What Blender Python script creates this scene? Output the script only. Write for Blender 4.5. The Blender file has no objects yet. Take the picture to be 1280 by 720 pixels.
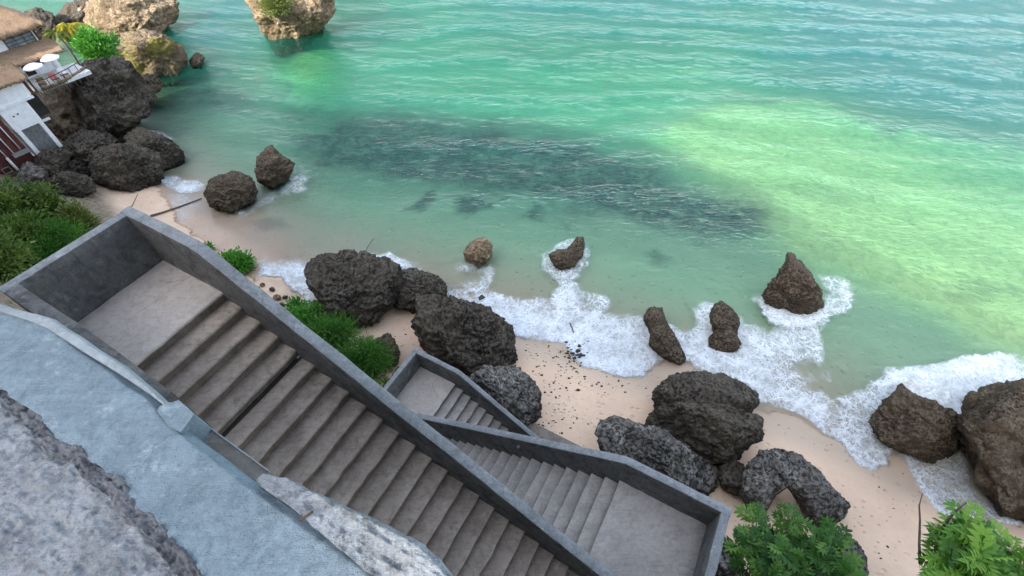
import bpy, bmesh, math, random
import numpy as np
from mathutils import Vector, Matrix
random.seed(4); RNG = np.random.default_rng(7)
scene = bpy.context.scene
COL = scene.collection

# ------------------------------------------------------------------ camera (measured from the photograph)
F, PITCH, ROLL, AZ, CAMZ = 599.088, math.radians(49.4907), math.radians(-1.80886), math.radians(-30.45821), 20.0
cp, sp = math.cos(PITCH), math.sin(PITCH)
FWD = np.array([0, cp, -sp]); UP0 = np.array([0, sp, cp]); RT0 = np.array([1., 0, 0])
RT = RT0*math.cos(ROLL) + UP0*math.sin(ROLL); UP = -RT0*math.sin(ROLL) + UP0*math.cos(ROLL)
CAM = np.array([0, 0, CAMZ])
cam = bpy.data.cameras.new('camera'); cam.sensor_width = 36; cam.lens = F/1280*36; cam.clip_start = .05; cam.clip_end = 6000
camo = bpy.data.objects.new('camera', cam); COL.objects.link(camo)
camo.matrix_world = Matrix(((RT[0], UP[0], -FWD[0], 0), (RT[1], UP[1], -FWD[1], 0), (RT[2], UP[2], -FWD[2], CAMZ), (0, 0, 0, 1)))
scene.camera = camo
DU = np.array([math.cos(AZ), math.sin(AZ), 0]); DC = np.array([-math.sin(AZ), math.cos(AZ), 0])

def ray(x, y): return (x-640)/F*RT - (y-360)/F*UP + FWD
def at(x, y, z):                         # where the sight line of a place in the photo meets height z above the sea
    d = ray(x, y); return CAM + d*((z-CAMZ)/d[2])
def S(u, c, z): return DU*u + DC*c + np.array([0, 0, z])     # along the stairs, seaward, up
def uc(p): return float(np.dot(p, DU)), float(np.dot(p, DC))

# ------------------------------------------------------------------ noise
def _h(i, j, k, s):
    n = (i*374761393 + j*668265263 + k*2147483647 + s*1274126177) & 0xFFFFFFFF
    n = ((n ^ (n >> 13))*1274126177) & 0xFFFFFFFF
    n = ((n ^ (n >> 16))*2246822519) & 0xFFFFFFFF
    return ((n ^ (n >> 15)) & 0xFFFFFF)/float(0xFFFFFF)
def vnoise(p, s=0):
    p = np.asarray(p, float); q = np.floor(p).astype(np.int64); f = p-q; f = f*f*f*(f*(f*6-15)+10)
    i, j, k = q[:, 0], q[:, 1], q[:, 2]; r = 0
    for a in (0, 1):
        for b in (0, 1):
            for c in (0, 1):
                w = (f[:, 0] if a else 1-f[:, 0])*(f[:, 1] if b else 1-f[:, 1])*(f[:, 2] if c else 1-f[:, 2])
                r = r + w*_h(i+a, j+b, k+c, s)
    return r*2-1
def fbm(p, o=4, s=0, ridged=False):
    p = np.asarray(p, float); a, t, r = 1., 0, 0
    for i in range(o):
        n = vnoise(p*(2.03**i)+i*17.3, s+i*13)
        if ridged: n = 1-2*np.abs(n)
        r = r + a*n; t += a; a *= .5
    return r/t
def cell(p, s=0):                         # distance to the nearest scattered point: sharp ridges between round pits
    p = np.asarray(p, float); q = np.floor(p).astype(np.int64); best = np.full(len(p), 9.)
    for a in (-1, 0, 1):
        for b in (-1, 0, 1):
            for c in (-1, 0, 1):
                i, j, k = q[:, 0]+a, q[:, 1]+b, q[:, 2]+c
                d = (i+_h(i, j, k, s)-p[:, 0])**2+(j+_h(i, j, k, s+7)-p[:, 1])**2+(k+_h(i, j, k, s+15)-p[:, 2])**2
                best = np.minimum(best, d)
    return np.sqrt(best)
def sst(a, b, x): t = np.clip((x-a)/(b-a), 0, 1); return t*t*(3-2*t)
def poly_sd(P, X, Y):                    # signed distance to a polygon, positive inside
    P = np.asarray(P, float); n = len(P); d = np.full(X.shape, 1e18); ins = np.zeros(X.shape, bool)
    for i in range(n):
        a, b = P[i], P[(i+1) % n]; e = b-a
        t = np.clip(((X-a[0])*e[0]+(Y-a[1])*e[1])/(e@e+1e-12), 0, 1)
        d = np.minimum(d, (X-a[0]-t*e[0])**2+(Y-a[1]-t*e[1])**2)
        if a[1] != b[1]:
            c = ((a[1] > Y) != (b[1] > Y)) & (X < (b[0]-a[0])*(Y-a[1])/(b[1]-a[1])+a[0]); ins ^= c
    d = np.sqrt(d); return np.where(ins, d, -d)

# ------------------------------------------------------------------ materials
class NT:
    def __init__(s, name):
        s.m = bpy.data.materials.new(name); s.m.use_nodes = True; s.t = s.m.node_tree; s.t.nodes.clear()
        s.out = s.n('ShaderNodeOutputMaterial')
    def n(s, typ, **kw):
        x = s.t.nodes.new(typ)
        for k, v in kw.items(): setattr(x, k, v)
        return x
    def l(s, a, b): s.t.links.new(a, b)
    def val(s, sock, v):
        if isinstance(v, bpy.types.NodeSocket): s.l(v, sock)
        else: sock.default_value = v
    def pos(s): return s.n('ShaderNodeNewGeometry').outputs['Position']
    def map(s, vec, scale=(1, 1, 1), rot=(0, 0, 0)):
        m = s.n('ShaderNodeMapping'); s.l(vec, m.inputs[0]); m.inputs['Scale'].default_value = scale; m.inputs['Rotation'].default_value = rot; return m.outputs[0]
    def noise(s, scale, detail=4, rough=.55, vec=None, dist=0):
        x = s.n('ShaderNodeTexNoise'); x.inputs['Scale'].default_value = scale; x.inputs['Detail'].default_value = detail
        x.inputs['Roughness'].default_value = rough; x.inputs['Distortion'].default_value = dist
        s.l(vec if vec is not None else s.pos(), x.inputs['Vector']); return x.outputs['Fac']
    def vor(s, scale, feature='F1', vec=None, rnd=1.0):
        x = s.n('ShaderNodeTexVoronoi', feature=feature); x.inputs['Scale'].default_value = scale; x.inputs['Randomness'].default_value = rnd
        s.l(vec if vec is not None else s.pos(), x.inputs['Vector']); return x.outputs['Distance']
    def ramp(s, fac, a, b, lo=0., hi=1., smooth=True):
        x = s.n('ShaderNodeMapRange', interpolation_type='SMOOTHSTEP' if smooth else 'LINEAR')
        s.val(x.inputs[0], fac); s.val(x.inputs[1], a); s.val(x.inputs[2], b); s.val(x.inputs[3], lo); s.val(x.inputs[4], hi); return x.outputs[0]
    def math(s, op, a, b=0., c=0.):
        x = s.n('ShaderNodeMath', operation=op); s.val(x.inputs[0], a); s.val(x.inputs[1], b); s.val(x.inputs[2], c); return x.outputs[0]
    def mix(s, fac, a, b, blend='MIX'):
        x = s.n('ShaderNodeMix', data_type='RGBA', blend_type=blend); s.val(x.inputs[0], fac)
        for sock, v in ((x.inputs[6], a), (x.inputs[7], b)):
            if isinstance(v, tuple): v = (v[0], v[1], v[2], 1)
            s.val(sock, v)
        return x.outputs[2]
    def attr(s, name): x = s.n('ShaderNodeAttribute', attribute_name=name); return x.outputs['Fac']
    def bump(s, h, strength=.5, dist=.02, nrm=None):
        x = s.n('ShaderNodeBump'); x.inputs['Strength'].default_value = strength; x.inputs['Distance'].default_value = dist
        s.l(h, x.inputs['Height'])
        if nrm is not None: s.l(nrm, x.inputs['Normal'])
        return x.outputs[0]
    def bsdf(s, col, rough=.85, nrm=None, spec=.3, **kw):
        b = s.n('ShaderNodeBsdfPrincipled')
        if isinstance(col, tuple): col = (col[0], col[1], col[2], 1)
        s.val(b.inputs['Base Color'], col); s.val(b.inputs['Roughness'], rough); s.val(b.inputs['Specular IOR Level'], spec)
        if nrm is not None: s.l(nrm, b.inputs['Normal'])
        for k, v in kw.items(): s.val(b.inputs[k], v)
        return b.outputs[0]
    def done(s, shader): s.l(shader, s.out.inputs[0]); return s.m

def concrete(name, base, dark, light, streak=.5, scale=1.0, bump=.6, pits=.5, brush=AZ+math.pi/2, brushy=.5):
    t = NT(name); p = t.pos(); k = scale
    big = t.noise(.8*k, 5, .65, p); mid = t.noise(4*k, 7, .72, p, .5); m2 = t.noise(13*k, 6, .75, p, .3); fine = t.noise(60*k, 4, .8, p)
    br = t.noise(1., 6, .7, t.map(p, (2.2*k, 26*k, 6*k), (0, 0, -brush)), .25)
    col = t.mix(t.ramp(big, .36, .64), base, tuple(.55*a+.45*b for a, b in zip(base, dark)))
    col = t.mix(t.ramp(mid, .46, .66, 0, streak), col, dark)
    col = t.mix(t.ramp(br, .52, .70, 0, brushy), col, dark)
    col = t.mix(t.ramp(br, .46, .28, 0, brushy*.6), col, light)
    col = t.mix(t.ramp(t.noise(2.6*k, 8, .75, t.map(p, (1, 1, .4))), .55, .70, 0, .65), col, light)
    col = t.mix(t.ramp(m2, .50, .68, 0, .55), col, dark); col = t.mix(t.ramp(m2, .46, .30, 0, .35), col, light)
    col = t.mix(t.ramp(fine, .52, .70, 0, .45), col, tuple(.6*a for a in dark))
    pit = t.ramp(t.vor(26*k, vec=t.map(p, (1, 1.25, 1))), .06, .2); msk = t.ramp(mid, .42, .56)
    col = t.mix(t.math('MULTIPLY', t.ramp(pit, 1., 0.), t.math('MULTIPLY', msk, .6)), col, tuple(.4*a for a in dark))
    vc = t.n('ShaderNodeTexNoise'); vc.inputs['Scale'].default_value = 1.7*k; vc.inputs['Detail'].default_value = 6; t.l(p, vc.inputs['Vector'])
    crk = t.ramp(t.vor(.55*k, 'DISTANCE_TO_EDGE', t.mix(.35, p, vc.outputs['Color'], 'ADD')), .0, .008, .38, 0)
    col = t.mix(t.math('MULTIPLY', crk, t.ramp(t.noise(.6*k, 2), .48, .6)), col, tuple(.3*a for a in dark))
    h = t.math('ADD', t.math('MULTIPLY', fine, .8), t.math('ADD', t.math('MULTIPLY', m2, 1.2), t.math('ADD', t.math('MULTIPLY', br, .8), t.math('MULTIPLY', pit, pits))))
    return t.done(t.bsdf(col, t.ramp(mid, .3, .7, .72, .95), t.bump(h, bump, .016/max(1, k*.35)), .25))

def rockmat(name, dark, mid_, pale, pale_amt=.3, moss=None, moss_amt=0., scale=1.0, tops=.5):
    t = NT(name); p = t.pos()
    w = t.noise(1.1*scale, 6, .65, p, .6); f = t.noise(7*scale, 7, .7, p, .3); ff = t.noise(30*scale, 4, .7, p)
    v = t.vor(3.2*scale, 'F1', t.mix(.25, p, t.n('ShaderNodeTexNoise').outputs['Color']))
    col = t.mix(t.ramp(f, .40, .62), dark, mid_); col = t.mix(t.ramp(t.noise(.45*scale, 4, .6, p), .40, .62, 0, .7), col, tuple(.5*a+.5*b for a, b in zip(mid_, (.12, .095, .065))))
    col = t.mix(t.math('MULTIPLY', t.ramp(w, .50, .60), t.ramp(f, .42, .58, 0, pale_amt)), col, pale)
    col = t.mix(t.ramp(ff, .54, .70, 0, .5), col, tuple(.62*a+.38*b for a, b in zip(mid_, pale)))
    col = t.mix(t.ramp(t.vor(6*scale), .04, .30, .85, 0), col, (dark[0]*.35, dark[1]*.35, dark[2]*.35))
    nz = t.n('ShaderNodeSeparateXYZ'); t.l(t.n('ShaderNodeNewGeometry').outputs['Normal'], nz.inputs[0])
    col = t.mix(t.math('MULTIPLY', t.ramp(nz.outputs[2], .35, .95, 0, tops), t.ramp(f, .40, .58)), col, pale)  # up-facing faces bleached paler, light from above put into the colour
    if moss: col = t.mix(t.math('MULTIPLY', t.ramp(t.noise(.55*scale, 5, .6, p), .47, .6), moss_amt), col, moss)
    h = t.math('ADD', t.math('MULTIPLY', f, 1.0), t.math('ADD', t.math('MULTIPLY', v, .7), t.math('MULTIPLY', ff, .35)))
    return t.done(t.bsdf(col, .9, t.bump(h, 1.0, .20/scale), .2))

def plain(name, a, b, sc=6., rough=.7, bump=.2, spec=.3, stretch=(1, 1, 1)):
    t = NT(name); p = t.map(t.n('ShaderNodeTexCoord').outputs['Object'], stretch); f = t.noise(sc, 5, .65, p); g = t.noise(sc*6, 3, .6, p)
    return t.done(t.bsdf(t.mix(t.ramp(f, .35, .68), a, b), rough, t.bump(t.math('ADD', f, g), bump, .02), spec))

def leafmat(name, a, b, c):
    t = NT(name); v = t.attr('tone'); col = t.mix(t.ramp(v, 0, .55, smooth=False), a, b); col = t.mix(t.ramp(v, .6, 1., smooth=False), col, c)
    d = t.bsdf(col, .5, None, .35); tr = t.n('ShaderNodeBsdfTranslucent'); t.l(col, tr.inputs[0])
    m = t.n('ShaderNodeMixShader'); m.inputs[0].default_value = .28; t.l(d, m.inputs[1]); t.l(tr.outputs[0], m.inputs[2]); return t.done(m.outputs[0])

M = {}
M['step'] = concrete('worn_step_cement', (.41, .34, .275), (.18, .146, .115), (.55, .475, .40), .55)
M['riser'] = concrete('shaded_brown_cement', (.26, .22, .18), (.12, .10, .08), (.36, .31, .26), .6)  # risers darker than treads: weaker light on upright faces put into the colour
M['landing'] = concrete('landing_cement', (.56, .495, .43), (.33, .285, .245), (.66, .60, .54), .5, brushy=.25)
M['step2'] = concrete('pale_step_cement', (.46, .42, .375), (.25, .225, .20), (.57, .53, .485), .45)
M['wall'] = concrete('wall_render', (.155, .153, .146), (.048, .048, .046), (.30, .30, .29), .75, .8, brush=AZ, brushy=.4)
M['wtop'] = concrete('lit_pale_wall_top', (.26, .275, .28), (.12, .128, .13), (.44, .46, .47), .6, 1.6, brush=AZ, brushy=.4)  # tops paler than sides: light from above put into colour, over mortar smear
M['cap'] = concrete('blue_cement_cap', (.265, .345, .39), (.13, .18, .21), (.44, .53, .58), .6, 4.6, .9, .8, AZ, .45)
M['edge'] = concrete('pale_cement_edge', (.29, .33, .345), (.17, .20, .21), (.42, .46, .47), .4, 4, brush=AZ)
M['rough'] = concrete('rough_aggregate', (.36, .385, .40), (.13, .138, .145), (.55, .575, .59), .8, 11.0, 1.0, 1.6, AZ+.8, .3)
M['patch'] = concrete('crusty_mortar', (.38, .42, .45), (.12, .125, .13), (.66, .71, .74), .9, 9.0, 1.0, 1.8, AZ, .3)
M['seam'] = concrete('dark_crumbled_mortar', (.23, .24, .25), (.07, .07, .075), (.40, .43, .45), .9, 8, 1.0, 1.8, AZ, .2)
M['strip'] = concrete('brown_stained_strip', (.25, .235, .205), (.15, .138, .115), (.36, .345, .31), .5, 3, brush=AZ)
M['rockdark'] = rockmat('dark_limestone', (.014, .0115, .009), (.055, .046, .034), (.22, .19, .15), .4)
M['rockbrown'] = rockmat('brown_limestone', (.024, .018, .013), (.088, .066, .043), (.25, .20, .14), .4, scale=1.3)
M['rockgrey'] = rockmat('grey_limestone', (.018, .016, .0135), (.075, .067, .055), (.42, .40, .36), .9)
M['rocktan'] = rockmat('tan_limestone', (.09, .065, .042), (.31, .225, .135), (.54, .42, .27), .6, scale=.7)
M['rockmoss'] = rockmat('mossy_limestone', (.09, .068, .046), (.26, .19, .12), (.46, .36, .24), .5, (.25, .22, .05), .9, scale=.7)
M['cliff'] = rockmat('cliff_limestone', (.12, .11, .10), (.25, .23, .20), (.40, .37, .33), .5, scale=.25)
M['white'] = plain('white_render', (.88, .89, .90), (.74, .75, .75), 3, .8)
M['whitep'] = plain('white_paint', (.75, .75, .74), (.55, .54, .52), 9, .6)
M['wood'] = plain('dark_wood', (.10, .055, .035), (.04, .024, .017), 5, .7, .4, stretch=(1, 1, 6))
M['drift'] = plain('weathered_wood', (.16, .13, .105), (.06, .05, .042), 8, .85, .5)
M['glass'] = plain('dim_pane', (.22, .26, .28), (.12, .15, .17), 3, .15, 0, .6)
M['void'] = plain('shaded_interior', (.035, .03, .028), (.02, .018, .017), 3, .9)
M['redwood'] = plain('red_brown_boards', (.12, .035, .03), (.06, .02, .018), 5, .7)
M['canvas'] = plain('white_canvas', (.80, .78, .80), (.70, .68, .70), 4, .8)
M['pink'] = plain('pink_cushion', (.55, .22, .20), (.45, .15, .14), 6, .9)
M['rattan'] = plain('rattan', (.22, .14, .08), (.12, .07, .04), 25, .8)
M['pipe'] = plain('grey_plastic_pipe', (.30, .30, .30), (.18, .18, .18), 6, .5)
M['weed'] = plain('dry_dark_weed', (.03, .026, .02), (.07, .055, .04), 9, .9)
M['bark'] = plain('grey_bark', (.16, .13, .10), (.08, .065, .05), 9, .9, .5)
t = NT('thatch'); p = t.n('ShaderNodeTexCoord').outputs['Object']
a_ = t.noise(2.2, 6, .7, p); b_ = t.noise(26, 3, .7, t.map(p, (1, 1, .25)))
M['thatch'] = t.done(t.bsdf(t.mix(t.ramp(b_, .35, .7), t.mix(t.ramp(a_, .35, .65), (.30, .20, .13), (.17, .11, .07)), (.42, .30, .20)), .95, t.bump(b_, 1, .06), .1))
M['leafA'] = leafmat('dense_leaf', (.035, .085, .013), (.11, .19, .032), (.26, .31, .085))
M['leafB'] = leafmat('feathery_leaf', (.03, .11, .018), (.09, .25, .04), (.18, .34, .07))
M['leafC'] = leafmat('broad_leaf', (.015, .065, .010), (.042, .13, .018), (.12, .25, .035))
M['leafH'] = leafmat('fresh_broad_leaf', (.03, .10, .010), (.08, .21, .02), (.17, .33, .04))
M['leafD'] = leafmat('yellow_frond', (.20, .20, .03), (.42, .38, .05), (.60, .56, .08))
M['leafE'] = leafmat('bright_leaf', (.03, .13, .015), (.08, .28, .03), (.16, .40, .05))
M['leafF'] = leafmat('scrub_leaf', (.06, .09, .02), (.14, .18, .04), (.24, .25, .07))
M['leafG'] = leafmat('dry_leaf', (.10, .08, .05), (.20, .17, .11), (.34, .30, .22))

# ------------------------------------------------------------------ object helpers
def mesh(name, verts, faces, mat, parent=None, smooth=True, attrs=None, mats=None, mi=None):
    me = bpy.data.meshes.new(name); v = np.asarray(verts, float)
    me.from_pydata(v.tolist(), [], faces if isinstance(faces, list) else faces.tolist())
    for m in (mats or [mat]): me.materials.append(m)
    if mi is not None: me.polygons.foreach_set('material_index', np.asarray(mi, np.int32))
    if smooth: me.polygons.foreach_set('use_smooth', np.ones(len(me.polygons), bool))
    for k, a in (attrs or {}).items():
        at_ = me.attributes.new(k, 'FLOAT', 'POINT'); at_.data.foreach_set('value', np.asarray(a, np.float32))
    me.update(); o = bpy.data.objects.new(name, me); COL.objects.link(o)
    if parent is not None: o.parent = parent
    return o
def tag(o, label=None, cat=None, group=None, kind=None):
    for k, v in (('label', label), ('category', cat), ('group', group), ('kind', kind)):
        if v: o[k] = v
    return o
def thing(name, label, cat, loc=(0, 0, 0), rz=0, group=None):
    o = bpy.data.objects.new(name, None); o.empty_display_size = .3; COL.objects.link(o); o.location = loc; o.rotation_euler = (0, 0, rz); return tag(o, label, cat, group)
class MB:                                 # collects shapes for ONE mesh
    def __init__(s): s.v = []; s.f = []; s.n = 0
    def add(s, v, f): s.v.append(np.asarray(v, float)); s.f += [tuple(int(i)+s.n for i in q) for q in f]; s.n += len(v)
    def box(s, lo, hi, bev=0.0):
        bm = bmesh.new(); bmesh.ops.create_cube(bm, size=1)
        lo = np.array(lo, float); hi = np.array(hi, float)
        for v in bm.verts: v.co = Vector(((lo+hi)/2+np.array(v.co)*(hi-lo)))
        if bev: bmesh.ops.bevel(bm, geom=bm.edges[:], offset=bev, segments=1, affect='EDGES')
        bm.verts.index_update(); s.add([v.co[:] for v in bm.verts], [[v.index for v in f.verts] for f in bm.faces]); bm.free()
    def tube(s, pts, r, n=7):
        pts = [np.asarray(p, float) for p in pts]; r = r if isinstance(r, (list, tuple)) else [r]*len(pts); V = []
        for i, p in enumerate(pts):
            d = pts[min(i+1, len(pts)-1)]-pts[max(i-1, 0)]; d /= np.linalg.norm(d)+1e-9
            a = np.cross(d, [0, 0, 1.] if abs(d[2]) < .9 else [1., 0, 0]); a /= np.linalg.norm(a); b = np.cross(d, a)
            V += [p+r[i]*(math.cos(k*2*math.pi/n)*a+math.sin(k*2*math.pi/n)*b) for k in range(n)]
        Fc = [[i*n+k, i*n+(k+1) % n, (i+1)*n+(k+1) % n, (i+1)*n+k] for i in range(len(pts)-1) for k in range(n)]
        Fc += [list(range(n))[::-1], [(len(pts)-1)*n+k for k in range(n)]]; s.add(V, Fc)
    def build(s, name, mat, parent=None, smooth=False): return mesh(name, np.concatenate(s.v), s.f, mat, parent, smooth)

# ------------------------------------------------------------------ ground: beach, sea bed and hillside
CAMH = CAMZ
SH_U = [-200, -60, -44, -35, -26, -21, -15, -10, -5, 0, 5, 10, 14, 22, 60, 200]
SH_C = [16, 15, 13.5, 11.9, 11.0, 10.3, 11.3, 11.6, 12.0, 12.6, 13.4, 13.0, 13.6, 15, 20, 30]
def ground(u, c):
    u = np.asarray(u, float); c = np.asarray(c, float)
    d = c-np.interp(u, SH_U, SH_C)
    z = np.where(d < 0, -d*.215, -d*.085); sl = np.interp(u, [-60, -28, -14, -6], [.17, .16, .12, .085]); z = np.where(d > 0, -3.6*(1-np.exp(-d*sl/3.6))-np.clip(d-60, 0, 1e9)*.003, z)
    toe = np.interp(u, [-60, -42, -36, -28, 0, 40], [11.5, 11, 9.2, 6.8, 6.4, 6.6]); k = toe-c      # inland of the toe
    hill = np.interp(k, [-.5, 0, 2.1, 4.3, 6.3, 7.0, 7.4, 14, 18], [0, .1, 1.6, 3.2, 6.5, 15.5, 17.2, 18.5, 21])*np.interp(u, [-46, -33], [.34, 1])
    q = np.stack([u*.35, c*.35, u*0], -1).reshape(-1, 3); nz = fbm(q, 4, 3).reshape(u.shape)
    z = z*np.where(k > 0, np.clip(1-k*.25, 0, 1), 1) + hill + np.where(k > .5, nz*.25, 0)*np.clip(k-.5, 0, 1)
    z = z + np.where(k > -3, 0, np.where(d < 0, nz*.05, nz*.10))
    return np.where(k > 2, np.maximum(z, 1.0), z)
def gz(p): u, c = uc(p); return float(ground(np.array([u]), np.array([c]))[0])
def on_ground(x, y, dz=0., it=30):        # the ground point seen at a place of the photo
    z = 0.
    for _ in range(it): z = .5*z+.5*(max(gz(at(x, y, z)), -.2)+dz)
    return at(x, y, z)
def W(P, z=0.): return [at(x, y, z)[:2] for x, y in P]

def lines(segs):
    out = []
    for a, b, st in segs: out += list(np.arange(a, b, st))
    return np.array(out+[segs[-1][1]])
def geo(a, b, n): return list(np.geomspace(1, b-a+1, n)-1+a)
us = np.array(sorted(set(np.round(np.concatenate([-np.array(geo(30, 1500, 40)), lines([(-30, 22, .15)]), geo(22, 1500, 40)[1:]]), 3))))
def sheet(us, cs, zf):
    U, Cc = np.meshgrid(us, cs, indexing='ij'); n, m = U.shape
    X = U*DU[0]+Cc*DC[0]; Y = U*DU[1]+Cc*DC[1]; Z = zf(U, Cc, X, Y)
    i = np.arange(n-1)[:, None]*m+np.arange(m-1)[None, :]
    fc = np.stack([i, i+m, i+m+1, i+1], -1).reshape(-1, 4)
    return np.stack([X, Y, Z], -1).reshape(-1, 3), fc, U.ravel(), Cc.ravel()

# masks drawn on the sea bed
def warp(X, Y, amp, sc, seed=5):
    q = np.stack([X*sc, Y*sc, X*0], -1); return X+amp*fbm(q, 4, seed), Y+amp*fbm(q+31.7, 4, seed+50)
REEF_SHADE = [([(310, 175), (345, 120), (430, 110), (560, 125), (660, 140), (780, 180), (900, 235), (1000, 295), (1040, 325), (960, 315), (840, 300), (700, 285), (560, 262), (440, 235), (350, 205)], .42, 3.2),([(352, 170), (420, 138), (500, 132), (560, 148), (610, 138), (650, 158), (700, 168), (760, 190), (830, 212), (895, 245), (960, 290), (900, 296), (850, 282), (780, 272), (700, 265), (620, 250), (540, 240), (470, 222), (400, 205)], 1.0, 1.8),  # broad first outline: soft shadow on the water put into the bed colour
        ([(525, 248), (548, 246), (555, 262), (540, 277), (524, 272)], .9, .5), ([(580, 258), (600, 250), (628, 258), (630, 272), (605, 283), (582, 278)], .95, .6),
        ([(652, 262), (670, 266), (678, 285), (660, 292)], .8, .5), ([(685, 275), (712, 280), (706, 297), (688, 292)], .5, .6), ([(780, 318), (805, 312), (820, 326), (800, 336), (784, 332)], .5, .5),
        ([(840, 285), (880, 280), (900, 300), (870, 312), (845, 302)], .45, .7),
        ([(160, 125), (200, 105), (280, 105), (330, 120), (300, 140), (220, 150), (170, 150)], .7, 1.6), ([(190, 60), (235, 55), (260, 80), (240, 105), (195, 100)], .75, 1.5),
        ([(210, 8), (245, 12), (235, 35), (200, 40)], .7, 1.2), ([(355, 118), (420, 112), (470, 120), (520, 128), (540, 145), (450, 150), (370, 140)], .45, 1.6),
        ([(1080, 155), (1120, 150), (1140, 165), (1110, 172)], .55, .8), ([(330, 375), (362, 368), (395, 385), (360, 400)], .4, .7), ([(315, 295), (355, 285), (370, 300), (330, 312)], .35, .5),
        ([(1000, 250), (1050, 235), (1110, 250), (1060, 262)], .28, 1.0), ([(1190, 380), (1225, 365), (1250, 380), (1215, 395)], .5, .9)]
LIME = [([(795, 168), (830, 142), (900, 122), (1000, 120), (1100, 138), (1200, 165), (1330, 190), (1330, 460), (1240, 440), (1150, 400), (1060, 370), (960, 320), (880, 265), (830, 225), (805, 195)], 1., 1.7),
        ([(372, 58), (420, 45), (430, 80), (412, 118), (380, 115), (358, 92)], .9, 1.5), ([(270, 75), (310, 66), (330, 82), (290, 98)], .5, 1.5), ([(520, 60), (900, 70), (900, 130), (700, 140), (560, 110)], .22, 5)]
DEEP = [([(960, -60), (1400, -80), (1400, 250), (1240, 200), (1130, 140), (1040, 110), (930, 60)], .8, 8), ([(560, -60), (1000, -60), (930, 40), (620, 30)], .5, 8), ([(200, -60), (330, -60), (320, 60), (280, 90), (230, 60)], .9, 6)]
def maskset(lst, X, Y, z, amp, sc):
    Xw, Yw = warp(X, Y, amp, sc); r = np.zeros(X.shape)
    for P, s, fe in lst: r = np.maximum(r, s*sst(-fe, fe, poly_sd(W(P, z), Xw, Yw)))
    return r
cs_g = np.array(sorted(set(np.round(np.concatenate([-np.array(geo(2, 60, 18)), lines([(-2, 5.5, .4), (5.5, 24, .15), (24, 60, .4)]), geo(60, 1500, 40)[1:]]), 3))))
v, fc, gu, gc = sheet(us, cs_g, lambda U, Cc, X, Y: ground(U, Cc))
lime_ = maskset(LIME, v[:, 0], v[:, 1], -1.2, 3.0, .16); v[:, 2] = np.where(gc > 14, v[:, 2]*(1-.45*lime_), v[:, 2])
reef_shade = maskset(REEF_SHADE, v[:, 0], v[:, 1], -1.2, 2.4, .25); lime = maskset(LIME, v[:, 0], v[:, 1], -1.2, 3.0, .16)
soil = np.clip((np.interp(gu, [-60, -42, -36, -28, 0, 40], [11.5, 11, 9.2, 6.8, 6.4, 6.6])-gc)*1.2+.1, 0, 1)
shd = gc-np.interp(gu, SH_U, SH_C)
t = NT('beach_sand'); p = t.pos()
n1 = t.noise(.5, 5, .6, p); n2 = t.noise(5, 6, .65, p); n3 = t.noise(60, 3, .6, p); n4 = t.noise(1.6, 6, .7, p, .5)
sand = t.mix(t.ramp(n1, .35, .65), (.74, .535, .375), (.66, .475, .335)); sand = t.mix(t.ramp(n2, .5, .75, 0, .35), sand, (.50, .375, .30))
sand = t.mix(t.ramp(t.attr('shore'), -1.6, .3), sand, (.47, .365, .27)); sand = t.mix(t.ramp(t.attr('shore'), 2, 8), sand, (.50, .50, .34))
sand = t.mix(t.math('MULTIPLY', t.ramp(t.vor(2.6), .10, .16, .45, 0), t.ramp(n4, .5, .58)), sand, (.22, .17, .14))
fp = t.math('MULTIPLY', t.ramp(t.vor(2.3, vec=t.map(p, (1, 1.6, 0))), .10, .2, .55, 0), t.math('MULTIPLY', t.ramp(t.noise(.45, 3, .6, p), .44, .56), t.ramp(t.attr('shore'), -1.2, -2.0)))
sand = t.mix(fp, sand, (.30, .21, .155))
sand = t.mix(t.attr('lime'), sand, t.mix(t.ramp(n4, .42, .62), (.60, .66, .30), (.47, .53, .24)))
rf = t.math('MULTIPLY', t.attr('reef_shade'), t.ramp(t.noise(.9, 9, .68, p, .5), .34, .58, .62, 1.))
sand = t.mix(rf, sand, t.mix(t.ramp(n2, .4, .6), (.008, .040, .046), (.03, .075, .070)))
sand = t.mix(t.attr('soil'), sand, t.mix(t.ramp(n2, .4, .65), (.15, .115, .08), (.26, .21, .15)))
foot = t.ramp(t.vor(1.7, vec=t.map(p, (1, 1.5, 0))), .0, .26, 0, 1)
M['sand'] = t.done(t.bsdf(sand, t.ramp(t.attr('shore'), -1.5, .2, .95, .55), t.bump(t.math('ADD', t.math('MULTIPLY', n2, .55), t.math('ADD', t.math('MULTIPLY', n3, .1), t.math('MULTIPLY', foot, 1.1))), .75, .06), .25))
beach = mesh('beach', v, fc, M['sand'], attrs={'reef_shade': reef_shade, 'lime': lime, 'soil': soil, 'shore': shd})
tag(beach, 'pale pink sand beach running down under the clear sea', 'beach', kind='structure')

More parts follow.
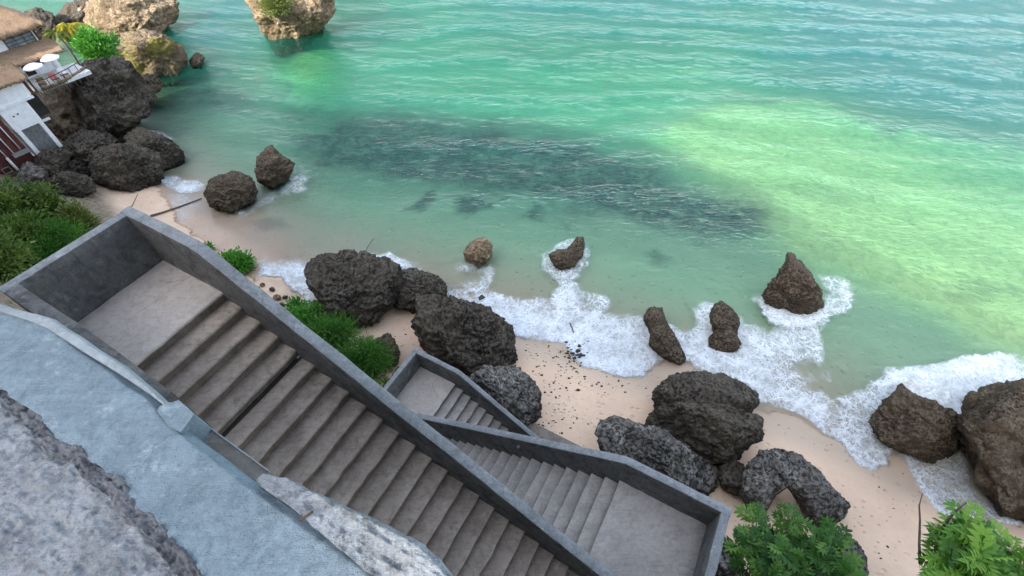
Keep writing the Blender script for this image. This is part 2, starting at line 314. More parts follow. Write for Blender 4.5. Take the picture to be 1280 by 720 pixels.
# ------------------------------------------------------------------ the sea
WET = [(-400, 330), (-60, 300), (60, 262), (130, 258), (165, 240), (195, 232), (205, 250), (225, 280), (245, 300), (275, 318), (305, 335), (318, 362), (330, 352), (352, 350), (372, 372), (400, 392), (430, 385), (500, 350), (540, 360), (600, 410),
       (640, 420), (668, 426), (700, 430), (716, 446), (728, 462), (748, 463), (775, 469), (800, 469), (818, 458), (835, 448), (858, 446), (872, 456), (885, 472), (905, 487), (940, 506), (965, 512), (990, 512), (1008, 522), (1025, 538), (1050, 550), (1064, 568),
       (1078, 580), (1095, 588), (1112, 580), (1114, 566), (1128, 562), (1142, 585), (1156, 615), (1172, 640), (1195, 655), (1225, 660), (1300, 655), (1420, 720), (1800, 760), (3000, 200), (2400, -200), (640, -190), (-900, -190)]
FOAM = [  # outline in the photo, density, soft edge (m)
    ([(318, 330), (350, 322), (385, 330), (400, 345), (395, 392), (372, 372), (352, 350), (330, 352)], .75, .5),
    ([(455, 322), (478, 313), (500, 320), (520, 335), (545, 348), (560, 352), (580, 375), (600, 362), (640, 372), (690, 372), (700, 350), (720, 352), (735, 380), (790, 392), (812, 400), (860, 415), (880, 400), (925, 402), (960, 415), (1000, 440), (1030, 470), (1046, 505), (1040, 545), (1020, 535), (1005, 520),
      (990, 512), (965, 512), (940, 506), (905, 487), (885, 472), (872, 456), (858, 446), (835, 448), (818, 458), (800, 469), (775, 469), (748, 463), (728, 462), (716, 446), (700, 430), (668, 426), (640, 420), (600, 395), (560, 372), (520, 345)], .80, .45),
    ([(570, 325), (585, 330), (600, 335), (612, 325), (620, 345), (605, 378), (570, 360), (562, 340)], .55, .35),
    ([(560, 350), (585, 372), (640, 385), (700, 385), (760, 412), (800, 420), (815, 440), (790, 468), (745, 462), (725, 455), (712, 438), (690, 426), (640, 420), (600, 395)], .95, .3),
    ([(680, 318), (720, 292), (738, 305), (736, 330), (715, 352), (690, 350), (680, 335)], .50, .3),
    ([(690, 345), (720, 352), (760, 372), (770, 388), (730, 385), (700, 378)], .5, .3),
    ([(870, 390), (890, 382), (928, 392), (940, 430), (920, 450), (890, 440), (872, 420)], .7, .3),
    ([(945, 372), (960, 362), (985, 380), (1005, 388), (1030, 382), (1050, 345), (1068, 350), (1062, 378), (1040, 402), (1020, 412), (1030, 440), (1022, 470), (1000, 495), (960, 505), (925, 480), (930, 440), (965, 410), (985, 398), (950, 390)], .62, .35),
    ([(950, 384), (980, 382), (1022, 390), (1035, 380), (1042, 392), (1005, 408), (965, 402)], .98, .2),
    ([(1020, 345), (1050, 342), (1072, 352), (1066, 372), (1040, 378)], .42, .4),
    ([(1040, 545), (1046, 505), (1060, 488), (1085, 474), (1110, 470), (1130, 485), (1100, 520), (1098, 545), (1128, 562), (1112, 580), (1095, 588), (1078, 580), (1064, 568), (1050, 550)], .62, .3),
    ([(1085, 474), (1130, 462), (1160, 455), (1200, 446), (1250, 440), (1340, 436), (1340, 480), (1260, 486), (1235, 490), (1205, 508), (1198, 520), (1150, 500), (1130, 486), (1110, 490)], 1.0, .3),
    ([(1128, 562), (1160, 570), (1190, 565), (1205, 560), (1210, 600), (1250, 640), (1290, 660), (1225, 658), (1195, 652), (1172, 640), (1156, 615), (1142, 585)], .62, .4),
    ([(950, 505), (1000, 480), (1035, 500), (1040, 540), (1008, 522), (990, 512)], .5, .3),
    ([(195, 222), (215, 218), (245, 224), (262, 232), (240, 238), (210, 236)], .85, .3), ([(205, 240), (240, 240), (255, 255), (235, 285), (222, 275)], .35, .5),
    ([(175, 160), (200, 164), (212, 172), (190, 174)], .8, .35), ([(360, 208), (378, 205), (390, 222), (375, 240), (350, 242)], .38, .5), ([(275, 258), (310, 262), (330, 240), (350, 235), (345, 252), (300, 275)], .30, .5),
    ([(330, 300), (420, 310), (470, 300), (470, 312), (400, 330)], .22, .8)]
CREST = [([(560, 205), (640, 215), (740, 240), (800, 255), (860, 280), (900, 288)], .5, .22), ([(420, 118), (470, 130), (540, 140)], .4, .3), ([(330, 60), (420, 90), (520, 112)], .25, .4), ([(690, 235), (720, 262), (770, 262)], .4, .2), ([(780, 268), (830, 274), (872, 287)], .5, .25),
         ([(350, 138), (366, 142), (384, 141)], .6, .15), ([(880, 300), (960, 305), (1060, 330)], .25, .2), ([(420, 285), (520, 268), (640, 262), (720, 275)], .18, .3), ([(840, 312), (900, 315), (960, 308)], .2, .2),
         ([(420, 305), (468, 315), (510, 332), (545, 350)], .6, .15), ([(900, 40), (1000, 48), (1120, 70)], .2, .3), ([(760, 110), (900, 118), (1040, 145)], .18, .25), ([(980, 180), (1100, 190), (1240, 215)], .2, .25), ([(900, 215), (1040, 235), (1180, 245)], .18, .25), ([(560, 75), (700, 88), (800, 100)], .18, .3)]
cs_w = np.array(sorted(set(np.round(np.concatenate([lines([(6.5, 23.5, .11), (23.5, 62, .34)]), geo(62, 2600, 60)[1:]]), 3))))
us_w = np.array(sorted(set(np.round(np.concatenate([-np.array(geo(24, 2600, 150)), lines([(-24, 19, .13)]), geo(19, 2600, 110)[1:]]), 3))))
U, Cc = np.meshgrid(us_w, cs_w, indexing='ij'); X = (U*DU[0]+Cc*DC[0]).ravel(); Y = (U*DU[1]+Cc*DC[1]).ravel()
near = (np.abs(X) < 95) & (np.abs(Y) < 110)
def nearonly(fn):
    r = np.zeros(X.shape); r[near] = fn(X[near], Y[near]); return r
G = ground(U.ravel(), Cc.ravel())
G = np.where(Cc.ravel() > 14, G*(1-.45*nearonly(lambda x, y: maskset(LIME, x, y, -1.2, 3.0, .16))), G)
wet = np.full(X.shape, 5.); wet[near] = (lambda x, y: poly_sd(W(WET, .1), *warp(x, y, .35, .9, 21)))(X[near], Y[near])
def foamf(x, y):
    xw, yw = warp(x, y, .55, .8, 33); xw2, yw2 = warp(xw, yw, .18, 3.2, 44); r = np.zeros(x.shape)
    for P, s, fe in FOAM: r = np.maximum(r, s*sst(-fe, fe, poly_sd(W(P, .1), xw2, yw2)))
    for P, s, wd in [(a_, b_*.28, c_*1.3) for a_, b_, c_ in CREST]:
        Q = W(P, 0.); d = np.full(x.shape, 1e9)
        for a, b in zip(Q[:-1], Q[1:]):
            e = b-a; tt = np.clip(((xw-a[0])*e[0]+(yw-a[1])*e[1])/(e@e), 0, 1); d = np.minimum(d, np.hypot(xw-a[0]-tt*e[0], yw-a[1]-tt*e[1]))
        br = sst(-.25, .35, vnoise(np.stack([x*.5, y*.5, x*0], -1), 9)); r = np.maximum(r, s*np.exp(-(d/wd)**2)*br)
    return r
foam = nearonly(foamf); foam = .93*foam*sst(-.7, .35, fbm(np.stack([X*.45, Y*.45, X*0+3], -1), 4, 77)+.25)
edge = np.exp(-((wet-.12)/.14)**2)*.85*(wet > -.2)*sst(.2, .5, foam); foam = np.maximum(foam*sst(-.05, .2, wet), edge)
deep = nearonly(lambda x, y: maskset(DEEP, x, y, 0., 5., .06))
far = sst(80, 200, np.hypot(X, Y)); deep = np.maximum(deep, far)
# swell: gentle trains running to the shore, flattening out on the sand
kd = np.array([-.28, -.96]); q = X*kd[0]+Y*kd[1]; lat = X*.96-Y*.28
wq = fbm(np.stack([X*.07, Y*.07, X*0], -1), 3, 8)
swell = .6*(.11*np.sin(q*.95+5*wq)+.055*np.sin(q*1.9+lat*.25+7*wq)+.08*fbm(np.stack([lat*.6, q*1.7, X*0], -1), 4, 12))
dep0 = np.clip(-G, 0, 10); amp = sst(.05, 1.4, dep0)*(1-.75*sst(60, 260, np.hypot(X, Y)))
tb = sst(.8, .93, foam)*nearonly(lambda x, y: sst(-.3, .8, poly_sd(W(FOAM[11][0], .1), x, y)))
fo_r = fbm(np.stack([X*2.3, Y*2.3, X*0], -1), 4, 15)
Zw = np.maximum(swell*amp, G+.035+.045*sst(.25, .9, foam)*(1+1.3*fo_r))
Zw = Zw+tb*(.22+.16*fo_r)
Zw = np.where(wet > -.02, Zw, np.minimum(G-.08, -.05)*1.0)
depth = np.clip(np.maximum(Zw*.35, G*0+np.where(G > -.15, Zw, -9))-G, 0, 12)
n, m = U.shape; i = np.arange(n-1)[:, None]*m+np.arange(m-1)[None, :]
t = NT('sea_water'); p = t.pos(); dpt = t.attr('depth')
cc = t.n('ShaderNodeCombineColor'); dp2 = t.math('MULTIPLY', dpt, t.math('MULTIPLY_ADD', t.attr('deep'), .6, 1.))
for k_, b_ in enumerate((.58, .94, .865)): t.l(t.math('POWER', b_, dp2), cc.inputs[k_])
tr = t.n('ShaderNodeBsdfTransparent'); t.l(cc.outputs[0], tr.inputs[0])
sc_ = t.n('ShaderNodeBsdfDiffuse'); t.l(t.mix(t.attr('deep'), (.010, .150, .120), (.008, .098, .112)), sc_.inputs[0])
m1 = t.n('ShaderNodeMixShader'); t.l(t.math('SUBTRACT', 1., t.math('POWER', .87, t.math('MULTIPLY', dpt, t.math('MULTIPLY_ADD', t.attr('deep'), 2.6, 1.)))), m1.inputs[0]); t.l(tr.outputs[0], m1.inputs[1]); t.l(sc_.outputs[0], m1.inputs[2])
rot = math.radians(-17)
w1 = t.noise(1., 5, .6, t.map(p, (.75, 2.3, 1), (0, 0, rot)), .5); w2 = t.noise(1., 4, .65, t.map(p, (2.4, 5.2, 1), (0, 0, rot*.5)), .6); w3 = t.noise(1., 3, .6, t.map(p, (.16, .5, 1), (0, 0, rot*1.2)), .5)
hh = t.math('ADD', t.math('MULTIPLY', w1, .8), t.math('ADD', t.math('MULTIPLY', w2, .55), t.math('MULTIPLY', w3, .35)))
bs = t.n('ShaderNodeBump'); bs.inputs['Distance'].default_value = .22; t.l(hh, bs.inputs['Height']); t.l(t.ramp(dpt, .02, .9, .08, .95), bs.inputs['Strength'])
gl = t.n('ShaderNodeBsdfGlossy'); gl.inputs['Roughness'].default_value = .10; t.l(bs.outputs[0], gl.inputs['Normal'])
fr = t.n('ShaderNodeFresnel'); fr.inputs[0].default_value = 1.33; t.l(bs.outputs[0], fr.inputs['Normal'])
m2 = t.n('ShaderNodeMixShader'); t.l(fr.outputs[0], m2.inputs[0]); t.l(m1.outputs[0], m2.inputs[1]); t.l(gl.outputs[0], m2.inputs[2])
fm = t.attr('foam'); nz_ = t.n('ShaderNodeTexNoise'); nz_.inputs['Scale'].default_value = 1.7; nz_.inputs['Detail'].default_value = 7; nz_.inputs['Roughness'].default_value = .68; t.l(p, nz_.inputs['Vector'])
vm = t.n('ShaderNodeVectorMath', operation='MULTIPLY_ADD'); t.l(nz_.outputs['Color'], vm.inputs[0]); vm.inputs[1].default_value = (1.1, 1.1, 0); t.l(p, vm.inputs[2]); wp = vm.outputs[0]
def lace(scale, vec):
    d = t.vor(scale, 'DISTANCE_TO_EDGE', vec); wdt = t.math('MULTIPLY_ADD', t.math('POWER', fm, 1.8), .30, .0)
    return t.ramp(d, wdt, t.math('MULTIPLY', wdt, .35), 0, 1)
l1 = lace(2.1, wp); l2 = lace(5.2, wp); l3 = lace(11., p)
lc = t.math('MAXIMUM', t.math('MULTIPLY', l1, .85), t.math('MULTIPLY', l2, .8)); lc = t.math('MAXIMUM', lc, t.math('MULTIPLY', l3, .75))
spk = t.ramp(t.noise(9, 5, .75, p), t.math('SUBTRACT', .92, t.math('MULTIPLY', fm, .55)), t.math('SUBTRACT', 1.02, t.math('MULTIPLY', fm, .55)))
fa = t.math('MULTIPLY', t.math('MAXIMUM', lc, spk), t.ramp(fm, .03, .35)); fa = t.math('MAXIMUM', fa, t.ramp(fm, .86, 1.05, 0, 1))
fa = t.math('MAXIMUM', fa, t.math('MULTIPLY', t.ramp(fm, .18, .8, 0, .62), t.ramp(t.noise(3.2, 8, .78, p, 1.2), .36, .66)))
fa = t.math('MINIMUM', t.math('MULTIPLY', fa, t.ramp(t.noise(.9, 5, .65, p), .25, .6, .55, 1.0)), 1.)
fb = t.bsdf(t.mix(t.ramp(t.noise(6, 5, .7, p), .3, .7), (.66, .74, .78), (.90, .92, .93)), .9, t.bump(t.noise(8, 6, .75, p), .9, .08), .1)
m3 = t.n('ShaderNodeMixShader'); t.l(fa, m3.inputs[0]); t.l(m2.outputs[0], m3.inputs[1]); t.l(fb, m3.inputs[2])
M['sea'] = t.done(m3.outputs[0])
sea = mesh('sea', np.stack([X, Y, Zw], -1), np.stack([i, i+m, i+m+1, i+1], -1).reshape(-1, 4), M['sea'], attrs={'depth': depth, 'foam': foam, 'deep': deep})
tag(sea, 'clear turquoise sea with white swash breaking on the sand', 'sea', kind='structure')

# ------------------------------------------------------------------ the cliff at the photographer's back (its shadow lies on the beach)
EL = math.radians(34); LD = np.array([.74, .67]); LD /= np.linalg.norm(LD); REACH = 44.
TERM = [(-160, 66), (-95, 60), (-62, 52), (-44, 41.5), (-35.5, 39.5), (-31, 39.2), (-24, 39.3), (-17, 38.2), (-12, 37.2), (-5, 36.4), (2, 34.6), (9.9, 31.6), (14.5, 26.5), (19.4, 20.5), (25.1, 12.9), (31, 4), (40, -12), (60, -50), (90, -110)]
top = REACH*math.tan(EL); V = []; nT = 420
T = np.array(TERM, float)-LD*REACH; s_ = np.concatenate([[0], np.cumsum(np.linalg.norm(np.diff(T, axis=0), axis=1))]); sq = np.linspace(0, s_[-1], nT)
line = np.stack([np.interp(sq, s_, T[:, 0]), np.interp(sq, s_, T[:, 1])], -1)
line = line+fbm(np.stack([sq*.25, sq*0, sq*0], -1), 4, 2)[:, None]*1.1*LD
hs = np.linspace(-2, 1, 40)
hts = list(np.linspace(2, top, 34)); rows = len(hts)+3
for j in range(rows):
    if j < len(hts): z = hts[j]; back = (z/top)*1.5*-1
    else: z = top+[.0, 1.0, 0][j-len(hts)]; back = -[6, 30, 90][j-len(hts)]
    pj = line+LD*(back+1.5); zz = np.full(nT, z)
    if j < len(hts)-1: pj = pj-LD*(1.2*np.abs(fbm(np.stack([sq*.3, np.full(nT, z*.3), sq*0], -1), 4, 6)))[:, None]
    V.append(np.concatenate([pj, zz[:, None]], 1))
i = np.arange(rows-1)[:, None]*nT+np.arange(nT-1)[None, :]
tag(mesh('cliff', np.concatenate(V), np.stack([i, i+1, i+nT+1, i+nT], -1).reshape(-1, 4), M['cliff']), 'tall limestone cliff behind the stairs', 'cliff', kind='structure')

# ------------------------------------------------------------------ stairs
def wall(a, b, ztop, zbot, th, step=.16, side=1, seed=0):   # upright wall from a to b (u, c), its thickness to one side
    a = np.array(a, float); b = np.array(b, float); L = np.linalg.norm(b-a); d = (b-a)/L; nrm = np.array([-d[1], d[0]])*side
    n = max(3, int(L/step)); V = []; nv = 0
    for k in range(n+1):
        q = a+d*L*k/n; zt = ztop(L*k/n); bv = .022
        prof = [(0, zbot)]+[(0, zbot+(zt-zbot)*s) for s in (.5, .75, .85, .92, .97)]+[(0, zt-bv), (bv*.3, zt-bv*.3), (bv, zt), (th*.5, zt+.004), (th-bv, zt), (th-bv*.3, zt-bv*.3), (th, zt-bv), (th, zt-.2), (th, zt-.6), (th, zbot+(zt-zbot)*.5), (th, zbot)]
        nv = len(prof); V += [S(*(q+nrm*o), z) for o, z in prof]
    V = np.array(V); e = fbm(V*2.2, 4, 60+seed)[:, None]*.012+fbm(V*9, 3, 70+seed)[:, None]*.006
    V = V+e*np.array([nrm[0]*DU[0]+nrm[1]*DC[0], nrm[0]*DU[1]+nrm[1]*DC[1], .8])
    Fc = [[k*nv+j, k*nv+(j+1) % nv, (k+1)*nv+(j+1) % nv, (k+1)*nv+j] for k in range(n) for j in range(nv)]
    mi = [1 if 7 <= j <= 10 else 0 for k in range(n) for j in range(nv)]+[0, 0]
    Fc += [list(range(nv))[::-1], [n*nv+j for j in range(nv)]]
    return V, Fc, mi
def slab(u0, u1, c0, c1, zt, thick, seed, rnd=.018, su=.08, nose=.028, flip=False):   # step or landing: worn top, rounded nosing
    nu = max(3, int((u1-u0)/su)); ncn = max(6, int((c1-c0)/.14)); bl = rnd
    lip = nose; uu = [u0, u0]+list(np.linspace(u0+bl, u1-bl, nu))+[u1, u1, u1-lip, u1-lip-.006]; zz = [-thick, -bl]+[0]*nu+[-bl, -.05, -.058, -thick]
    if flip: uu = [u0+lip+.006, u0+lip, u0]+uu[1:-4]+[u1, u1]; zz = [-thick, -.058, -.05]+zz[1:-4]+[-bl, -thick]
    cc_ = np.linspace(c0, c1, ncn)
    V = np.array([[u, c, zt+z] for u, z in zip(uu, zz) for c in cc_]); n1 = len(uu)
    nd = fbm(np.stack([V[:, 0]*3, V[:, 1]*2, V[:, 2]*0], -1), 3, seed)
    topm = (V[:, 2] > zt-.06); V[:, 2] += np.where(topm, nd*.011, 0); wob = fbm(np.stack([V[:, 1]*3.5, V[:, 1]*0+seed, V[:, 2]*0], -1), 5, seed+9)*.020; chip = np.clip(fbm(np.stack([V[:, 1]*7, V[:, 0]*3+seed, V[:, 2]*0], -1), 3, seed+19)-.32, 0, 1)*.09
    e1 = (np.abs(V[:, 0]-u1) < bl*1.2) & topm; e0 = (np.abs(V[:, 0]-u0) < bl*1.2) & topm; V[:, 0] += np.where(e1, wob-chip*(not flip), 0)+np.where(e0, wob+chip*flip, 0); V[:, 2] -= np.where(e0 if flip else e1, chip*.5, 0)
    P = np.array([S(*q) for q in V]); i = np.arange(n1-1)[:, None]*ncn+np.arange(ncn-1)[None, :]
    fc = np.stack([i, i+1, i+ncn+1, i+ncn], -1).reshape(-1, 4)[:, ::-1]
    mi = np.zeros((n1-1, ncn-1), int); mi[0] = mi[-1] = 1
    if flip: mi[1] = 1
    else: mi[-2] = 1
    return P, fc, mi.ravel()
def rel(P, root): return np.asarray(P)-np.array(root.location)
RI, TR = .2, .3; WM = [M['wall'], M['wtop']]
def flight(name, label, loc): return thing(name, label, 'staircase', loc, 0, 'flights of the cliff stairs')
def put(root, name, VF, mat, mats=None):
    if len(VF) == 3: return mesh(name, rel(VF[0], root), VF[1], mat, root, True, None, mats, VF[2])
    return mesh(name, rel(VF[0], root), VF[1], mat, root, False)
def shade_auto(o):
    me = o.data
    me.polygons.foreach_set('use_smooth', np.ones(len(me.polygons), bool))
    me.set_sharp_from_angle(angle=math.radians(38))
UA, ZA, ZB, ZC = -6.46, 14.3, 9.1, 5.0
# upper flight (runs down from the top-left landing)
fa_ = flight('stair_flight', 'nearest and widest flight of brown cement steps, with the top landing at upper left', S(-7.2, 1, ZA))
put(fa_, 'landing', slab(-7.95, UA, .06, 1.99, ZA, .5, 1, su=.2), None, [M['landing'], M['riser']])
for k in range(1, 26):
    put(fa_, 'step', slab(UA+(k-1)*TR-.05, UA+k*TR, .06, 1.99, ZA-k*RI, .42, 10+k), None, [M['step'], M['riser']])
zt = lambda s: ZA+.98-max(0, (-8.12+s)-(UA+.03))*RI/TR
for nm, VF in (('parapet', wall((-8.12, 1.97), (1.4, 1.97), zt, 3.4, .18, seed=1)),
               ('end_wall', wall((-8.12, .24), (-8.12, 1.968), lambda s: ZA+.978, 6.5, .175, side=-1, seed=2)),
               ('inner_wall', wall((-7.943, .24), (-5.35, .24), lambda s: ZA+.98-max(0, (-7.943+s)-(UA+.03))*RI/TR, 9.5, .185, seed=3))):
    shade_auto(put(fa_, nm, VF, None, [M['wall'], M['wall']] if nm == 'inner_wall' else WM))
b = MB(); q_ = [S(u, c, z) for z in (ZA-1.03, ZA-.965) for u, c in ((-5.262, .07), (-5.232, .07), (-5.232, 1.965), (-5.262, 1.965))]; b.add(rel(q_, fa_), [[3, 2, 1, 0], [4, 5, 6, 7]]+[[k, (k+1) % 4, 4+(k+1) % 4, 4+k] for k in range(4)]); b.build('expansion_joint', M['void'], fa_)
def drain(root, u, c, z):
    b = MB(); n = 14; ring = []
    for r_, o in ((.032, .02), (.032, -.055), (.024, -.055), (.024, .02)): ring += [S(u+r_*math.cos(k*2*math.pi/n), c+o, z+r_*math.sin(k*2*math.pi/n)) for k in range(n)]
    fcs = [[j*n+k, j*n+(k+1) % n, (j+1)*n+(k+1) % n, (j+1)*n+k] for j in range(3) for k in range(n)]
    b.add(rel(ring, root), fcs); b.build('drain_pipe', M['pipe'], root, True)
drain(fa_, -5.27, 1.97, ZA-.98)
# middle flight (rises to the right-hand landing)
fb_ = flight('stair_flight', 'narrow middle flight of grey steps between two walls, with the bare landing at lower right', S(1, 3.2, ZB))
put(fb_, 'landing', slab(.11, 2.05, .06, 4.27, ZB, .5, 2, su=.2), None, [M['step2'], M['riser']])
for k in range(1, 20):
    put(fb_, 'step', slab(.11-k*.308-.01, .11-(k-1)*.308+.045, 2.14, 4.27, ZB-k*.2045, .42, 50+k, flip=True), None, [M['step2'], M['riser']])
zt = lambda s: ZB+.95-max(0, .07-(2.21-s))*.2045/.308
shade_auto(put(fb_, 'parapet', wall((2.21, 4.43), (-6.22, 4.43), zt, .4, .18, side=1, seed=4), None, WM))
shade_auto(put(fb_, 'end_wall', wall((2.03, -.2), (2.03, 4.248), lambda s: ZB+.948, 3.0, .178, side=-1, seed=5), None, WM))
drain(fb_, -2.45, 4.25, ZB-1.1)
# lowest flight
fc_ = flight('stair_flight', 'lowest flight of steps beside the beach boulders, with its small square landing', S(-6.8, 5.3, ZC))
put(fc_, 'landing', slab(-7.62, -6.1, 2.14, 6.23, ZC, .5, 3, su=.2), None, [M['landing'], M['riser']])
for k in range(1, 20):
    put(fc_, 'step', slab(-6.1+(k-1)*.305-.05, -6.1+k*.305, 4.41, 6.23, ZC-k*.207, .42, 90+k), None, [M['step2'], M['riser']])
zt = lambda s: ZC+.89-max(0, (-7.78+s)+5.95)*.207/.305
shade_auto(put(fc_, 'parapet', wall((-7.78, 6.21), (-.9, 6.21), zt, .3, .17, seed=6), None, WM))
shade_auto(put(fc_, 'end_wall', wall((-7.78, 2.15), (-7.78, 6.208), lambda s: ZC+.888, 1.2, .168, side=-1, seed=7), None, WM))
P0 = S(-2.2, 7.2, 1.2); lk = thing('footing', 'low brown stained concrete footing between the stair wall and the sand', 'footing', P0)
put(lk, 'footing_slab', slab(-4.2, -.35, 6.4, 7.75, 1.42, .7, 130, .03, .2), None, [M['riser'], M['riser']])

# ------------------------------------------------------------------ the ledge right under the photographer
lr = thing('retaining_wall', 'broad blue grey cement ledge with rough stone top in the near corner', 'wall ledge', S(-.8, -.4, 8))
ZL = CAMZ-1.0
def led(P): return np.array([uc(at(x, y, ZL)) for x, y in P])
def strip(name, O, I, mat, drop, amp, seed, dz=0., chamfer=.012, ns=260, nc=60, sc=22., jag=0.):
    O = led(O); I = led(I); us_ = np.linspace(max(O[0, 0], I[0, 0]), min(O[-1, 0], I[-1, 0]), ns)
    co = np.interp(us_, O[:, 0], O[:, 1]); ci = np.interp(us_, I[:, 0], I[:, 1])
    co = co+.005*fbm(np.stack([us_*9, us_*0, us_*0], -1), 4, seed); ci = ci+jag*fbm(np.stack([us_*26, us_*0, us_*0], -1), 6, seed+3)
    R = []; tt = np.linspace(0, 1, nc)
    for t_ in tt: R.append(np.stack([us_, ci+(co-ci)*t_, np.full(ns, ZL+dz)-chamfer*1.3*sst(.90, 1, np.full(ns, t_))], -1))
    for dd in (.3, 1.): R.append(np.stack([us_, co+.004, np.full(ns, ZL+dz-chamfer-drop*dd)], -1))
    R = np.concatenate([[np.stack([us_, ci, np.full(ns, ZL+dz-.06)], -1)], R]); V = R.reshape(-1, 3); nr = len(R)
    e = fbm(V*np.array([sc, sc, 1]), 5, seed+1, True)*amp+fbm(V*np.array([3., 5, 1]), 3, seed+2)*amp*1.2
    V[:, 2] += e; V[:, 1] += e*.3; P = np.array([S(*q) for q in V]); i = np.arange(nr-1)[:, None]*ns+np.arange(ns-1)[None, :]
    o = mesh(name, rel(P, lr), np.stack([i, i+1, i+ns+1, i+ns], -1).reshape(-1, 4), mat, lr, True); return o
GRV = [(-260, 420), (-120, 440), (-40, 468), (0, 486), (28, 505), (50, 520), (70, 552), (100, 560), (115, 580), (150, 605), (172, 640), (190, 645), (215, 678), (240, 705), (262, 740), (330, 860), (420, 1200)]
OUT = [(-330, 330), (-120, 352), (0, 385), (30, 392), (62, 401), (100, 431), (150, 464), (190, 496), (207, 518), (228, 536), (275, 571), (322, 606), (345, 624), (420, 672), (500, 730), (600, 815), (700, 900)]
strip('cement_cap', OUT, GRV, M['cap'], .10, .0026, 5, jag=.009)
strip('pale_edge', [(-60, 358), (0, 380), (30, 388), (64, 397), (104, 424), (152, 455), (192, 489), (213, 511)], [(-60, 376), (0, 390), (30, 399), (58, 410), (98, 436), (148, 466), (188, 493), (212, 512)], M['edge'], .05, .0015, 8, .003, .003, 120, 8)
strip('rough_stone', [(q[0]-13, q[1]+15) for q in GRV], [(-900, 700), (-500, 900), (-200, 1300), (100, 1700), (420, 2500)], M['rough'], .03, .009, 11, -.002, .006, 420, 200, 42., 0)
strip('crumbled_seam', [(q[0]+2, q[1]-2) for q in GRV], [(q[0]-15, q[1]+18) for q in GRV], M['seam'], .03, .012, 17, -.006, .004, 520, 26, 60., .006)
strip('crusty_patch', [(330, 592), (341, 594), (362, 597), (400, 617), (440, 638), (482, 655), (522, 676), (546, 697), (562, 718), (600, 770), (640, 840)], [(322, 603), (345, 622), (375, 645), (420, 682), (460, 716), (500, 750), (560, 810), (600, 870)], M['patch'], .10, .007, 14, .008, .010, 220, 40, 38., .004)
b = MB()
def lowbox(P, z, h):
    top_ = [at(x, y, z) for x, y in P]; bot = [q-np.array([0, 0, h]) for q in top_]; n = len(P)
    b.add(rel(top_+bot, lr), [list(range(n))[::-1]]+[[k, (k+1) % n, n+(k+1) % n, n+k] for k in range(n)]+[[n+k for k in range(n)]])
lowbox([(222, 540), (242, 520), (336, 589), (348, 602), (340, 640), (300, 640), (236, 575)], ZL-.08, .3); b.build('stained_strip', M['strip'], lr)
b = MB(); lowbox([(200, 507), (208, 503), (216, 503), (223, 500), (233, 508), (242, 518), (236, 527), (226, 540), (212, 534), (196, 514)], ZL+.004, .28); b.build('mortar_stub', M['cap'], lr)
b = MB(); lowbox([(242, 520.4), (243, 519.2), (338, 589.2), (337, 590.4)], ZL-.074, .02); b.build('strip_edge', M['edge'], lr)
b = MB(); V_ = [S(u, c, z) for z in (ZL-.14, 6.) for u, c in ((-6., -1.6), (1.6, -1.6), (1.6, -.02), (-6., -.02))]
b.add(rel(V_, lr), [[0, 1, 2, 3], [7, 6, 5, 4]]+[[k, 4+k, 4+(k+1) % 4, (k+1) % 4] for k in range(4)]); b.build('wall_body', M['wall'], lr)
b = MB(); q0 = at(376, 650, ZL+.005); q1 = at(390, 640, ZL+.03); b.tube([q0-np.array(lr.location), q1-np.array(lr.location)], .0028, 6); b.build('rusty_rebar', M['wood'], lr)

# ------------------------------------------------------------------ rocks
def blob(P, base=None, k=.85, sub=5, seed=0, rough=1.0, lift=0., skirt=1.7, up=None):
    P = np.array(P, float); c = np.array([P[:, 0].mean()*.5+(P[:, 0].min()+P[:, 0].max())*.25, P[:, 1].mean()*.5+(P[:, 1].min()+P[:, 1].max())*.25])
    j = int(np.argmax(P[:, 1])); pb = on_ground(*P[j]) if base is None else at(*P[j], base)
    s0 = float(np.dot(pb-CAM, FWD))*(1-lift)
    bm = bmesh.new(); bmesh.ops.create_icosphere(bm, subdivisions=sub, radius=1); bm.verts.index_update()
    D = np.array([v.co[:] for v in bm.verts]); Fc = [[v.index for v in f.verts] for f in bm.faces]; bm.free()
    th = np.arctan2(-D[:, 1], D[:, 0]); tt = np.linspace(-math.pi, math.pi, 361); R = np.zeros(361)
    for a_i, a in enumerate(tt):
        d = np.array([math.cos(a), math.sin(a)]); best = 0
        for q in range(len(P)):
            A = P[q]-c; B = P[(q+1) % len(P)]-c; e = B-A; den = d[0]*e[1]-d[1]*e[0]
            if abs(den) < 1e-9: continue
            t_ = (A[0]*e[1]-A[1]*e[0])/den; s_2 = (A[0]*d[1]-A[1]*d[0])/den
            if t_ > 0 and -1e-6 <= s_2 <= 1+1e-6: best = max(best, t_)
        R[a_i] = best
    R = np.maximum(R, R.max()*.12); R = .5*R+.25*np.roll(R, 3)+.25*np.roll(R, -3)
    r = np.interp(th, tt, R); rho = np.clip(np.hypot(D[:, 0], D[:, 1]), 0, 1)**.86
    px = c[0]+r*rho*np.cos(th); py = c[1]+r*rho*np.sin(th)
    Rm = math.sqrt(abs(.5*sum(P[q, 0]*P[(q+1) % len(P), 1]-P[(q+1) % len(P), 0]*P[q, 1] for q in range(len(P))))/math.pi)*s0/F
    dz = np.sign(D[:, 2])*np.abs(D[:, 2])**.8*Rm*k; s = s0-dz
    V = CAM+((px-640)/F)[:, None]*RT*s[:, None]-((py-360)/F)[:, None]*UP*s[:, None]+FWD*s[:, None]
    return V, Fc, Rm, s0
